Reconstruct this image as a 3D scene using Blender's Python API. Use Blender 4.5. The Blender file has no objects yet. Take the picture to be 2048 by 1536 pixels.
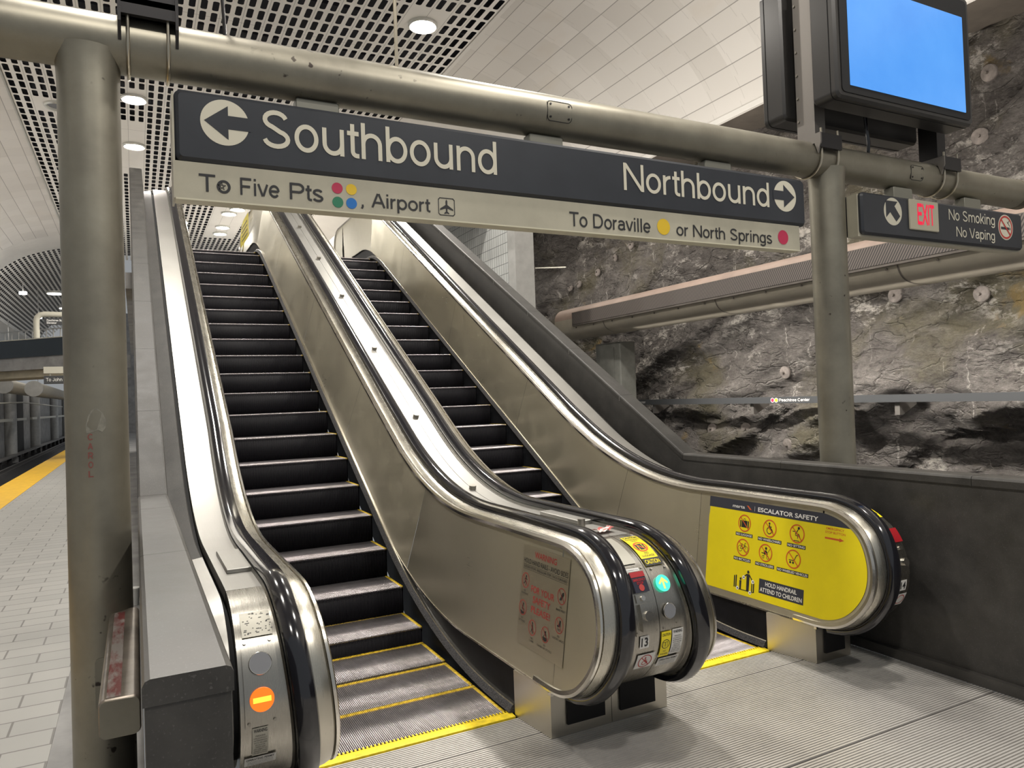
import bpy, math, random
import numpy as np
from mathutils import Vector, Matrix, noise
PI = math.pi
C = bpy.context.scene.collection
random.seed(4)

# ------------------------------------------------------------------ camera, world, exposure
def cam_basis(yaw, pitch, roll):
    F = np.array([math.sin(yaw)*math.cos(pitch), math.cos(yaw)*math.cos(pitch), math.sin(pitch)])
    R = np.array([math.cos(yaw), -math.sin(yaw), 0.0]); U = np.cross(R, F)
    c, s = math.cos(roll), math.sin(roll)
    return c*R+s*U, -s*R+c*U, F
cR, cU, cF = cam_basis(*[math.radians(a) for a in (27.248, 1.002, -2.018)])
EYE = 1.59
cd = bpy.data.cameras.new('camera'); cam = bpy.data.objects.new('camera', cd); C.objects.link(cam)
cd.sensor_width = 36; cd.sensor_fit = 'HORIZONTAL'; cd.lens = 1464.5/2048*36
cd.clip_start = .05; cd.clip_end = 400
cam.matrix_world = Matrix([[cR[0], cU[0], -cF[0], 0], [cR[1], cU[1], -cF[1], 0], [cR[2], cU[2], -cF[2], EYE], [0, 0, 0, 1]])
sc = bpy.context.scene; sc.camera = cam
sc.view_settings.view_transform = 'Standard'; sc.view_settings.look = 'None'
sc.view_settings.gamma = 1; sc.view_settings.use_curve_mapping = False
sc.view_settings.exposure = 0.0
w = bpy.data.worlds.new('station_air'); sc.world = w; w.use_nodes = True
w.node_tree.nodes['Background'].inputs[0].default_value = (.93, .97, 1, 1)
w.node_tree.nodes['Background'].inputs[1].default_value = .3

def lamp_area(name, loc, size, power, col=(1, .95, .87), rot=(0, 0, 0), shape='DISK', sy=None, spread=180):
    l = bpy.data.lights.new(name, 'AREA'); l.shape = shape; l.size = size; l.energy = power; l.color = col
    if sy: l.size_y = sy
    l.spread = math.radians(spread)
    o = bpy.data.objects.new(name, l); C.objects.link(o); o.location = loc; o.rotation_euler = rot
    return o

# ------------------------------------------------------------------ materials
def nm(name):
    m = bpy.data.materials.new(name); m.use_nodes = True
    nt = m.node_tree; return m, nt, nt.nodes['Principled BSDF']
def N(nt, t, **kw):
    n = nt.nodes.new(t)
    for k, v in kw.items(): setattr(n, k, v)
    return n
def L(nt, a, b): nt.links.new(a, b)
def val(nt, op, a, b=None, c=None, clamp=False):
    n = N(nt, 'ShaderNodeMath', operation=op); n.use_clamp = clamp
    for i, x in enumerate((a, b, c)):
        if x is None: continue
        if isinstance(x, (int, float)): n.inputs[i].default_value = x
        else: L(nt, x, n.inputs[i])
    return n.outputs[0]
def ramp(nt, fac, stops):
    r = N(nt, 'ShaderNodeValToRGB'); L(nt, fac, r.inputs[0])
    el = r.color_ramp.elements
    while len(el) < len(stops): el.new(.5)
    for e, (p, c) in zip(el, stops):
        e.position = p; e.color = (*c, 1) if len(c) == 3 else c
    return r.outputs[0]
def mix(nt, f, a, b):
    n = N(nt, 'ShaderNodeMix', data_type='RGBA')
    if isinstance(f, (int, float)): n.inputs[0].default_value = f
    else: L(nt, f, n.inputs[0])
    for i, x in ((6, a), (7, b)):
        if isinstance(x, tuple): n.inputs[i].default_value = (*x, 1)
        else: L(nt, x, n.inputs[i])
    return n.outputs[2]
def coords(nt, scale=(1, 1, 1), kind='Object'):
    t = N(nt, 'ShaderNodeTexCoord'); mp = N(nt, 'ShaderNodeMapping'); mp.inputs['Scale'].default_value = scale
    L(nt, t.outputs[kind], mp.inputs[0]); return mp.outputs[0]
def tex(nt, vec, scale, detail=4, rough=.55, dist=0):
    n = N(nt, 'ShaderNodeTexNoise'); L(nt, vec, n.inputs['Vector'])
    n.inputs['Scale'].default_value = scale; n.inputs['Detail'].default_value = detail
    n.inputs['Roughness'].default_value = rough; n.inputs['Distortion'].default_value = dist
    return n.outputs['Fac']
def bump(nt, p, h, strength, dist=.01):
    b = N(nt, 'ShaderNodeBump'); b.inputs['Strength'].default_value = strength; b.inputs['Distance'].default_value = dist
    L(nt, h, b.inputs['Height']); L(nt, b.outputs[0], p.inputs['Normal'])
def plain(name, col, rough=.5, metal=0, spec=.5, var=.0, vs=6, emit=None, es=1, coat=0, bmp=0, bs=60):
    m, nt, p = nm(name)
    p.inputs['Base Color'].default_value = (*col, 1); p.inputs['Roughness'].default_value = rough
    p.inputs['Metallic'].default_value = metal; p.inputs['Specular IOR Level'].default_value = spec
    if coat: p.inputs['Coat Weight'].default_value = coat; p.inputs['Coat Roughness'].default_value = .08
    if var or bmp:
        v = coords(nt)
        f = tex(nt, v, vs, 6, .6)
    if var:
        lo = tuple(c*(1-var) for c in col); hi = tuple(min(1, c*(1+var)) for c in col)
        L(nt, ramp(nt, f, [(.3, lo), (.7, hi)]), p.inputs['Base Color'])
    if bmp: bump(nt, p, tex(nt, v, bs, 3), bmp)
    if emit:
        p.inputs['Emission Color'].default_value = (*emit, 1); p.inputs['Emission Strength'].default_value = es
    return m
def steel(name, col=(.62, .585, .5), rough=.3, brush=(3, 60, 3), smudge=.25, metal=1.0):
    m, nt, p = nm(name); p.inputs['Metallic'].default_value = metal
    b = tex(nt, coords(nt, brush), 6, 2, .5); s = tex(nt, coords(nt), 2.6, 6, .62)
    c = mix(nt, val(nt, 'MULTIPLY', s, smudge*1.6), col, tuple(x*.72 for x in col)); L(nt, c, p.inputs['Base Color'])
    r = val(nt, 'ADD', val(nt, 'MULTIPLY', b, .10), val(nt, 'MULTIPLY_ADD', s, smudge*.7, rough-.08-.35*smudge)); L(nt, r, p.inputs['Roughness'])
    bump(nt, p, b, .05, .004)
    if metal < 1:
        p.inputs['Anisotropic'].default_value = .8; tg = N(nt, 'ShaderNodeTangent', direction_type='UV_MAP'); L(nt, tg.outputs[0], p.inputs['Tangent'])
    return m
M = {}
M['panel'] = steel('brushed_cladding', (.575, .535, .415), .36, (40, 1.2, 40), .3, metal=.85)
M['trim'] = steel('bright_trim', (.74, .71, .65), .22, (30, 1, 30), .15)
M['deck'] = steel('deck_steel', (.42, .41, .385), .45, (60, .8, .8), .2)
M['newel'] = steel('newel_steel', (.58, .55, .475), .3, (60, 1.5, 1.5), .25)
M['newelplate'] = steel('newel_plate_steel', (.46, .44, .395), .30, (220, 1.2, 1.2), .2)
M['pedestal'] = steel('pedestal_steel', (.60, .57, .50), .36, (3, 3, 40), .25)
M['pipe'] = None
M['rubber'] = plain('handrail_rubber', (.006, .006, .009), .12, 0, .85, coat=.2)
M['skirt'] = plain('black_skirt', (.008, .008, .010), .55, 0, .12, .3, 9)
M['brush'] = plain('brush_bristle', (.075, .073, .076), .8, 0, .2, .7, 160, bmp=1, bs=180)
M['cleat'] = plain('cleat_aluminium', (.46, .43, .45), .32, .85, var=.18, vs=14)
M['groove'] = plain('groove_black', (.006, .005, .008), .65, 0, .2)
M['riser'] = plain('riser_black', (.007, .0065, .009), .6, 0, .2)
M['yellow'] = plain('safety_yellow', (.80, .60, .02), .5, var=.25, vs=30)
M['yellowline'] = plain('demarcation_yellow', (.62, .42, .02), .55, var=.5, vs=40)
M['decalyellow'] = plain('decal_yellow', (.80, .66, .008), .38, var=.06, vs=3)
M['ink'] = plain('black_ink', (.018, .018, .02), .5)
M['navy'] = plain('navy_band', (.035, .038, .055), .45)
M['scuff'] = plain('pale_scuff', (.23, .22, .185), .6, .3, var=.25, vs=40)
M['faded_red'] = plain('faded_red', (.22, .07, .06), .6)
M['white'] = plain('white_ink', (.82, .81, .78), .5)
M['red'] = plain('red_ink', (.42, .04, .035), .5)
M['orange'] = plain('orange_ink', (.62, .10, .02), .5)
M['decalgrey'] = plain('decal_grey', (.40, .385, .33), .42, .3)
M['decalwhite'] = plain('decal_white', (.66, .65, .62), .5)
M['signdark'] = plain('sign_charcoal', (.025, .028, .035), .38, var=.12, vs=5)
M['signcream'] = plain('sign_cream', (.40, .375, .295), .45, var=.10, vs=4)
M['cream'] = plain('cream_letter', (.56, .53, .43), .5)
M['crimson'] = plain('dot_crimson', (.42, .022, .07), .5)
M['gold'] = plain('dot_gold', (.66, .44, .02), .5)
M['green'] = plain('dot_green', (.02, .17, .09), .5)
M['blue'] = plain('dot_blue', (.01, .14, .45), .5)
M['monitor'] = plain('monitor_case', (.045, .043, .042), .34, .3, .5)
M['bracket'] = plain('bracket_dark', (.035, .033, .034), .4, .6)
M['bracketlight'] = plain('bracket_grey', (.20, .185, .17), .45, .6)
M['rod'] = plain('ubolt_steel', (.55, .50, .40), .28, 1)
M['bolt'] = plain('bolt_steel', (.40, .38, .34), .38, 1)
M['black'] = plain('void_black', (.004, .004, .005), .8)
M['lens_off'] = plain('indicator_off', (.17, .175, .19), .5)
M['plastic_red'] = plain('stop_red', (.32, .012, .018), .3)
M['smoke'] = plain('smoked_cover', (.03, .03, .045), .15)
M['paperwhite'] = plain('paper_white', (.75, .74, .71), .6)
M['conduit'] = plain('conduit_iron', (.16, .14, .125), .5, .4, var=.2)
M['drain'] = plain('drain_paint', (.52, .50, .42), .45)
M['rail'] = plain('rail_steel', (.20, .19, .185), .45, .7)
M['trackdark'] = plain('track_bed', (.035, .034, .036), .85, var=.4, vs=4)
M['concrete'] = plain('concrete', (.28, .275, .27), .8, var=.25, vs=2.5)
M['concretebeige'] = plain('concrete_beige', (.42, .37, .27), .75, var=.2, vs=2)
M['glassdark'] = plain('dark_glass', (.015, .022, .028), .15)
M['greymetal'] = plain('grey_paint', (.38, .375, .36), .42, .2, var=.1)
M['tactile'] = plain('tactile_yellow', (.72, .42, .02), .55, var=.12, vs=8)
M['plenum'] = plain('plenum_dark', (.020, .020, .026), .8)
M['ceilwhite'] = plain('ceiling_white', (.66, .635, .595), .55, var=.05, vs=1.5)
M['lampring'] = plain('lamp_ring', (.62, .62, .58), .3, .5)
M['litlamp'] = plain('lamp_lit', (1, 1, 1), .5, emit=(1, .97, .9), es=14)
M['rockbolt'] = plain('rockbolt_plate', (.19, .165, .15), .75, .2, var=.3, vs=12)
M['duct'] = plain('duct_paint', (.40, .36, .29), .45, .1, var=.12, vs=2)
M['bandgrey'] = plain('band_grey', (.055, .057, .060), .45, .2)
M['screen'] = None
M['hanger'] = plain('hanger_grey', (.22, .215, .18), .5, .3)
M['notice'] = steel('notice_film', (.66, .615, .50), .42, (40, 1.2, 40), .15)

def mk_pipe():
    m, nt, p = nm('galvanised_pipe'); p.inputs['Metallic'].default_value = .75
    v = coords(nt); s = tex(nt, v, 3, 7, .65); fine = tex(nt, coords(nt, (1, 1, .2)), 40, 3)
    c = ramp(nt, s, [(.25, (.205, .188, .152)), (.6, (.285, .267, .215)), (.85, (.345, .33, .275))])
    spots = tex(nt, v, 22, 2, .4); f = ramp(nt, spots, [(.70, (0, 0, 0)), (.74, (1, 1, 1))])
    big = tex(nt, v, 1.3, 3)
    c = mix(nt, val(nt, 'MULTIPLY', f, ramp(nt, big, [(.5, (0, 0, 0)), (.6, (1, 1, 1))])), c, (.05, .04, .035)); L(nt, c, p.inputs['Base Color'])
    L(nt, val(nt, 'MULTIPLY_ADD', s, .2, .34), p.inputs['Roughness']); bump(nt, p, fine, .06, .004); return m
M['pipe'] = mk_pipe()
def mk_granite(name='dark_granite', rough=.26, lift=1.0, sp0=.62):
    m, nt, p = nm(name)
    v = coords(nt); a = tex(nt, v, 7, 7, .65); sp = tex(nt, v, 170, 2, .5); d = tex(nt, coords(nt, (1, .35, .35)), 3, 6, .6)
    c = ramp(nt, a, [(.3, (.034*lift, .0325*lift, .0305*lift)), (.7, (.062*lift, .0585*lift, .054*lift))])
    c = mix(nt, ramp(nt, sp, [(sp0, (0, 0, 0)), (sp0+.1, (.5, .5, .5))]), c, (.12*lift, .115*lift, .11*lift))
    c = mix(nt, ramp(nt, d, [(.60, (0, 0, 0)), (.78, (.45, .45, .45))]), c, (.12, .115, .105))
    L(nt, c, p.inputs['Base Color']); L(nt, val(nt, 'MULTIPLY_ADD', a, .2, rough), p.inputs['Roughness']); p.inputs['Specular IOR Level'].default_value = .42 if lift == 1 else .25
    bump(nt, p, a, .05, .004); return m
M['granite'] = mk_granite()
M['granite_worn'] = mk_granite('worn_granite', .40, .85, .59)
M['grout'] = plain('pale_grout', (.30, .29, .27), .7)
def mk_screen():
    m, nt, p = nm('lit_blue_screen'); p.inputs['Base Color'].default_value = (.02, .05, .1, 1); p.inputs['Roughness'].default_value = .25
    f = tex(nt, coords(nt, (1, 1, 1)), 2.2, 4); L(nt, ramp(nt, f, [(.3, (.070, .30, .84)), (.7, (.10, .36, .90))]), p.inputs['Emission Color'])
    p.inputs['Emission Strength'].default_value = 1.0; return m
M['screen'] = mk_screen()
def mk_paver():
    m, nt, p = nm('platform_pavers'); v = coords(nt)
    b = N(nt, 'ShaderNodeTexBrick'); L(nt, v, b.inputs['Vector'])
    b.offset = .5; b.inputs['Scale'].default_value = 1; b.inputs['Brick Width'].default_value = .40; b.inputs['Row Height'].default_value = .20
    b.inputs['Mortar Size'].default_value = .006; b.inputs['Mortar Smooth'].default_value = .1
    b.inputs['Color1'].default_value = (.36, .355, .335, 1); b.inputs['Color2'].default_value = (.42, .41, .385, 1); b.inputs['Mortar'].default_value = (.13, .12, .11, 1)
    n = tex(nt, v, 1.1, 6, .6); L(nt, mix(nt, val(nt, 'MULTIPLY', n, .45), b.outputs['Color'], (.25, .245, .235)), p.inputs['Base Color'])
    p.inputs['Roughness'].default_value = .42; bump(nt, p, b.outputs['Fac'], -.3, .004); return m
M['paver'] = mk_paver()
def mk_plate():
    m, nt, p = nm('landing_plate_ridge'); p.inputs['Metallic'].default_value = .55
    v = coords(nt); n = tex(nt, v, 1.6, 7, .65); f = tex(nt, v, 30, 3)
    c = ramp(nt, n, [(.3, (.44, .42, .40)), (.7, (.62, .60, .57))]); c = mix(nt, val(nt, 'MULTIPLY', f, .3), c, (.30, .285, .27))
    L(nt, c, p.inputs['Base Color']); p.inputs['Roughness'].default_value = .45; return m
M['plate'] = mk_plate()
M['plategroove'] = plain('landing_plate_groove', (.10, .092, .086), .7, .2, var=.3, vs=3)
def mk_perf():
    """white metal pans, two slots across each 0.345 m pan, 0.37 m apart along y; solid strips where lamps sit"""
    m, nt, p = nm('perforated_pan'); uv = N(nt, 'ShaderNodeUVMap'); s = N(nt, 'ShaderNodeSeparateXYZ'); L(nt, uv.outputs[0], s.inputs[0])
    x, y = s.outputs[0], s.outputs[1]
    def cell(c, pitch): return val(nt, 'SUBTRACT', val(nt, 'MULTIPLY', val(nt, 'FRACT', val(nt, 'DIVIDE', c, pitch)), pitch), pitch/2)
    cx = val(nt, 'ABSOLUTE', cell(x, .1725)); cy = val(nt, 'ABSOLUTE', cell(y, .37))
    qx = val(nt, 'MAXIMUM', val(nt, 'SUBTRACT', cx, .049-.034), 0); qy = val(nt, 'MAXIMUM', val(nt, 'SUBTRACT', cy, .150-.034), 0)
    d = val(nt, 'SQRT', val(nt, 'ADD', val(nt, 'MULTIPLY', qx, qx), val(nt, 'MULTIPLY', qy, qy)))
    hole = val(nt, 'LESS_THAN', d, .034)
    a = N(nt, 'ShaderNodeAttribute'); a.attribute_name = 'solid'; hole = val(nt, 'MULTIPLY', hole, val(nt, 'SUBTRACT', 1, a.outputs['Fac']))
    sx = val(nt, 'LESS_THAN', val(nt, 'ABSOLUTE', cell(val(nt, 'ADD', x, .1725), .345)), .0045)
    sy = val(nt, 'LESS_THAN', val(nt, 'ABSOLUTE', cell(val(nt, 'ADD', y, .185), 2.96)), .006)
    seam = val(nt, 'MAXIMUM', sx, sy)
    n = tex(nt, coords(nt), .8, 4); c = ramp(nt, n, [(.3, (.74, .715, .67)), (.7, (.80, .775, .73))])
    L(nt, mix(nt, val(nt, 'MULTIPLY', seam, .6), c, (.22, .21, .19)), p.inputs['Base Color']); p.inputs['Roughness'].default_value = .5
    tr = N(nt, 'ShaderNodeBsdfTransparent'); ms = N(nt, 'ShaderNodeMixShader'); L(nt, hole, ms.inputs[0]); L(nt, p.outputs[0], ms.inputs[1]); L(nt, tr.outputs[0], ms.inputs[2])
    L(nt, ms.outputs[0], nt.nodes['Material Output'].inputs[0]); return m
M['perf'] = mk_perf()
def mk_plank():
    m, nt, p = nm('vault_plank'); uv = N(nt, 'ShaderNodeUVMap'); s = N(nt, 'ShaderNodeSeparateXYZ'); L(nt, uv.outputs[0], s.inputs[0])
    u, v = s.outputs[0], s.outputs[1]
    def line(c, pitch, wd): return val(nt, 'LESS_THAN', val(nt, 'ABSOLUTE', val(nt, 'SUBTRACT', val(nt, 'FRACT', val(nt, 'DIVIDE', c, pitch)), .5)), wd/pitch/2)
    a = line(u, .37, .014); row = val(nt, 'FLOOR', val(nt, 'DIVIDE', u, .37)); 
    b = line(val(nt, 'MULTIPLY_ADD', val(nt, 'SINE', val(nt, 'MULTIPLY', row, 7.3)), .1, v), .62, .008)
    wn = N(nt, 'ShaderNodeTexWhiteNoise'); wn.noise_dimensions = '2D'; cb = N(nt, 'ShaderNodeCombineXYZ')
    L(nt, val(nt, 'FLOOR', val(nt, 'ADD', val(nt, 'DIVIDE', u, .37), .5)), cb.inputs[0]); L(nt, val(nt, 'FLOOR', val(nt, 'ADD', val(nt, 'DIVIDE', v, .62), .5)), cb.inputs[1]); L(nt, cb.outputs[0], wn.inputs['Vector'])
    c = ramp(nt, wn.outputs['Value'], [(0, (.60, .57, .53)), (1, (.68, .65, .61))])
    stain = tex(nt, coords(nt, (1, .5, 1)), 1.1, 5); c = mix(nt, ramp(nt, stain, [(.58, (0, 0, 0)), (.75, (.4, .4, .4))]), c, (.58, .50, .40))
    c = mix(nt, val(nt, 'MULTIPLY', b, .35), c, (.30, .28, .26)); c = mix(nt, val(nt, 'MULTIPLY', a, .8), c, (.22, .205, .19))
    L(nt, c, p.inputs['Base Color']); p.inputs['Roughness'].default_value = .42
    bump(nt, p, val(nt, 'MAXIMUM', a, b), -.4, .01); return m
M['plank'] = mk_plank()
def mk_rock():
    m, nt, p = nm('cavern_rock'); v = coords(nt)
    mp = N(nt, 'ShaderNodeMapping'); mp.inputs['Rotation'].default_value = (math.radians(14), 0, 0); mp.inputs['Scale'].default_value = (1, .62, 1.25); L(nt, v, mp.inputs[0])
    a = tex(nt, mp.outputs[0], 1.5, 15, .78, .15); b = tex(nt, mp.outputs[0], 3.2, 13, .76, .1); g = tex(nt, v, .55, 6, .6); big = tex(nt, v, .36, 5, .6); fine = tex(nt, mp.outputs[0], 24, 8, .75)
    vo = N(nt, 'ShaderNodeTexVoronoi'); vo.feature = 'DISTANCE_TO_EDGE'; wv = N(nt, 'ShaderNodeVectorMath', operation='ADD'); nz = N(nt, 'ShaderNodeTexNoise'); nz.inputs['Scale'].default_value = 2.4; nz.inputs['Detail'].default_value = 6
    L(nt, mp.outputs[0], nz.inputs['Vector']); sc_ = N(nt, 'ShaderNodeVectorMath', operation='SCALE'); sc_.inputs['Scale'].default_value = .9; L(nt, nz.outputs['Color'], sc_.inputs[0]); L(nt, mp.outputs[0], wv.inputs[0]); L(nt, sc_.outputs[0], wv.inputs[1]); L(nt, wv.outputs[0], vo.inputs['Vector']); vo.inputs['Scale'].default_value = 2.3
    crack = ramp(nt, vo.outputs['Distance'], [(0, (0, 0, 0)), (.07, (1, 1, 1))])
    base = val(nt, 'ADD', val(nt, 'MULTIPLY', b, .6), val(nt, 'MULTIPLY', fine, .4))
    c = ramp(nt, base, [(.38, (.048, .042, .038)), (.46, (.115, .101, .092)), (.55, (.18, .162, .148)), (.66, (.30, .275, .255))])
    c = mix(nt, ramp(nt, g, [(.52, (0, 0, 0)), (.64, (.75, .75, .75))]), c, mix(nt, fine, (.05, .043, .022), (.20, .175, .10)))
    w_ = val(nt, 'ADD', val(nt, 'MULTIPLY', a, .55), val(nt, 'MULTIPLY', base, .45))
    wf = ramp(nt, w_, [(.515, (0, 0, 0)), (.565, (.95, .95, .95))]); msk = ramp(nt, big, [(.47, (.06, .06, .06)), (.56, (1, 1, 1))])
    c = mix(nt, val(nt, 'MULTIPLY', wf, msk), c, (.64, .595, .54))
    dr = tex(nt, coords(nt, (1, 3.4, .04)), 2.2, 4, .7); df = ramp(nt, dr, [(.63, (0, 0, 0)), (.67, (.75, .75, .75))])
    c = mix(nt, val(nt, 'MULTIPLY', df, ramp(nt, base, [(.42, (.15, .15, .15)), (.54, (1, 1, 1))])), c, (.58, .54, .49))
    rs = tex(nt, v, .8, 6, .65); c = mix(nt, ramp(nt, rs, [(.63, (0, 0, 0)), (.70, (.75, .75, .75))]), c, (.24, .16, .045))
    L(nt, c, p.inputs['Base Color']); p.inputs['Roughness'].default_value = .68
    h = val(nt, 'ADD', val(nt, 'MULTIPLY', crack, .35), base); bump(nt, p, h, 1.0, .16); return m
M['rock'] = mk_rock()
def mk_tile():
    m, nt, p = nm('wall_tile'); v = coords(nt); s = N(nt, 'ShaderNodeSeparateXYZ'); L(nt, v, s.inputs[0]); cb = N(nt, 'ShaderNodeCombineXYZ'); L(nt, s.outputs[1], cb.inputs[0]); L(nt, s.outputs[2], cb.inputs[1])
    b = N(nt, 'ShaderNodeTexBrick'); L(nt, cb.outputs[0], b.inputs['Vector']); b.offset = 0; b.inputs['Scale'].default_value = 1
    b.inputs['Brick Width'].default_value = .1; b.inputs['Row Height'].default_value = .2; b.inputs['Mortar Size'].default_value = .006
    b.inputs['Color1'].default_value = (.42, .43, .42, 1); b.inputs['Color2'].default_value = (.48, .49, .475, 1); b.inputs['Mortar'].default_value = (.14, .14, .14, 1)
    L(nt, b.outputs['Color'], p.inputs['Base Color']); p.inputs['Roughness'].default_value = .25; return m
M['tile'] = mk_tile()
def mk_grille():
    m, nt, p = nm('duct_grille'); v = coords(nt); s = N(nt, 'ShaderNodeSeparateXYZ'); L(nt, v, s.inputs[0])
    f = val(nt, 'LESS_THAN', val(nt, 'FRACT', val(nt, 'MULTIPLY', val(nt, 'ADD', s.outputs[1], val(nt, 'MULTIPLY', s.outputs[2], .6)), 26)), .45)
    L(nt, mix(nt, f, (.17, .145, .13), (.045, .04, .04)), p.inputs['Base Color']); p.inputs['Roughness'].default_value = .55; return m
M['grille'] = mk_grille()
def glow(name, col, s): return plain(name, tuple(c*.4 for c in col), .4, emit=col, es=s)
M['glow_orange'] = glow('lit_orange', (1, .16, .012), 1.3)
M['glow_amber'] = glow('lit_amber', (1, .62, .05), 1.5)
M['glow_cyan'] = glow('lit_cyan', (.08, .92, .62), 1.0)
M['glow_lime'] = glow('lit_lime', (.72, 1, .16), 1.1)
M['glow_red'] = glow('lit_exit_red', (.78, .006, .05), .9)
M['exitcream'] = glow('lit_exit_cream', (.60, .54, .40), .18)

# ------------------------------------------------------------------ mesh builder
class MB:
    def __init__(s): s.v = []; s.f = []; s.m = []
    def add(s, vs, fs, mi=0):
        b = len(s.v); s.v += [tuple(map(float, v)) for v in vs]; s.f += [tuple(b+i for i in f) for f in fs]; s.m += [mi]*len(fs); return s
    def box(s, x0, x1, y0, y1, z0, z1, mi=0):
        vs = [(x, y, z) for z in (z0, z1) for y in (y0, y1) for x in (x0, x1)]
        return s.add(vs, [(0, 2, 3, 1), (4, 5, 7, 6), (0, 1, 5, 4), (2, 6, 7, 3), (0, 4, 6, 2), (1, 3, 7, 5)], mi)
    def rbox(s, x0, x1, y0, y1, z0, z1, r, axis='y', n=5, mi=0, bev=0):
        """box with rounded corners in the plane across `axis`, edges softened by bev"""
        if axis == 'y': a0, a1, b0, b1, c0, c1 = x0, x1, z0, z1, y0, y1; f = lambda a, b, c: (a, c, b)
        elif axis == 'x': a0, a1, b0, b1, c0, c1 = y0, y1, z0, z1, x0, x1; f = lambda a, b, c: (c, a, b)
        else: a0, a1, b0, b1, c0, c1 = x0, x1, y0, y1, z0, z1; f = lambda a, b, c: (a, b, c)
        def ring(d):
            R = max(r-d, .0005); out = []
            for cx, cy, t0 in ((a1-d-R, b1-d-R, 0), (a0+d+R, b1-d-R, 90), (a0+d+R, b0+d+R, 180), (a1-d-R, b0+d+R, 270)):
                for k in range(n+1):
                    t = math.radians(t0+90*k/n); out.append((cx+R*math.cos(t), cy+R*math.sin(t)))
            return out
        layers = [(ring(bev), c0), (ring(0), c0+bev), (ring(0), c1-bev), (ring(bev), c1)] if bev else [(ring(0), c0), (ring(0), c1)]
        k = len(layers[0][0]); vs = [f(a, b, c) for rg, c in layers for a, b in rg]; fs = []
        for i in range(len(layers)-1):
            for j in range(k): fs.append((i*k+j, i*k+(j+1) % k, (i+1)*k+(j+1) % k, (i+1)*k+j))
        fs.append(tuple(range(k-1, -1, -1))); fs.append(tuple((len(layers)-1)*k+j for j in range(k)))
        return s.add(vs, fs, mi)
    def tube(s, pts, r, n=12, mi=0, cap=True, rad=None):
        pts = [Vector(p) for p in pts]; k = len(pts); vs = []; up = None
        for i, p in enumerate(pts):
            t = (pts[min(i+1, k-1)]-pts[max(i-1, 0)]).normalized()
            if up is None: up = t.orthogonal().normalized()
            a = (up-t*up.dot(t)).normalized(); up = a; b = t.cross(a); R = rad[i] if rad else r
            vs += [p+a*R*math.cos(2*PI*j/n)+b*R*math.sin(2*PI*j/n) for j in range(n)]
        fs = [(i*n+j, i*n+(j+1) % n, (i+1)*n+(j+1) % n, (i+1)*n+j) for i in range(k-1) for j in range(n)]
        if cap: fs += [tuple(range(n-1, -1, -1)), tuple((k-1)*n+j for j in range(n))]
        return s.add(vs, fs, mi)
    def cyl(s, a, b, r, n=24, mi=0, r2=None): return s.tube([a, b], r, n, mi, True, [r, r if r2 is None else r2])
    def prism(s, poly, f0, f1, mi=0):
        """poly of 2-D points, f0/f1 map them to the two end faces"""
        k = len(poly); vs = [f0(*p) for p in poly]+[f1(*p) for p in poly]
        fs = [(i, (i+1) % k, k+(i+1) % k, k+i) for i in range(k)]+[tuple(range(k-1, -1, -1)), tuple(range(k, 2*k))]
        return s.add(vs, fs, mi)
    def sweep(s, path, prof, closed=False, mi=0, caps=False):
        P = np.array(path); T = np.gradient(P, axis=0); Nn = np.stack([-T[:, 1], T[:, 0]], 1); Nn /= np.linalg.norm(Nn, axis=1)[:, None]
        k = len(prof); vs = [(x, P[i, 0]+Nn[i, 0]*n, P[i, 1]+Nn[i, 1]*n) for i in range(len(P)) for x, n in prof]
        q = k if closed else k-1
        fs = [(i*k+j, i*k+(j+1) % k, (i+1)*k+(j+1) % k, (i+1)*k+j) for i in range(len(P)-1) for j in range(q)]
        if caps and closed: fs += [tuple(range(k-1, -1, -1)), tuple((len(P)-1)*k+j for j in range(k))]
        return s.add(vs, fs, mi)
    def build(s, name, mats, parent=None, sharp=32, base=None):
        if not isinstance(mats, (list, tuple)): mats = [mats]
        if base is None:
            if parent is not None: base = world_of(parent)
            else:
                a = np.array(s.v); lo, hi = a.min(0), a.max(0); base = ((lo[0]+hi[0])/2, (lo[1]+hi[1])/2, lo[2])
        me = bpy.data.meshes.new(name); me.from_pydata([(x-base[0], y-base[1], z-base[2]) for x, y, z in s.v], [], s.f)
        for m in mats: me.materials.append(m)
        me.polygons.foreach_set('material_index', s.m); me.polygons.foreach_set('use_smooth', [True]*len(s.f))
        me.update()
        if sharp: me.set_sharp_from_angle(angle=math.radians(sharp))
        o = bpy.data.objects.new(name, me); C.objects.link(o)
        if parent is not None: o.parent = parent
        else: o.location = base
        return o
def world_of(o):
    p = Vector((0, 0, 0))
    while o is not None: p = p+o.location; o = o.parent
    return tuple(p)
def tag(o, label=None, cat=None, group=None, kind=None):
    if label: o['label'] = label
    if cat: o['category'] = cat
    if group: o['group'] = group
    if kind: o['kind'] = kind
    return o
def thing(name, label, cat, loc, group=None):
    o = bpy.data.objects.new(name, None); C.objects.link(o); o.location = loc; o.empty_display_size = .1
    return tag(o, label, cat, group)
def copy_tree(o, parent=None):
    c = o.copy(); C.objects.link(c)
    if parent is not None: c.parent = parent
    for ch in list(o.children): copy_tree(ch, c)
    return c
def struct(o, label=None): o['kind'] = 'structure'; o['label'] = label or o.name.replace('_', ' '); return o

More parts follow.
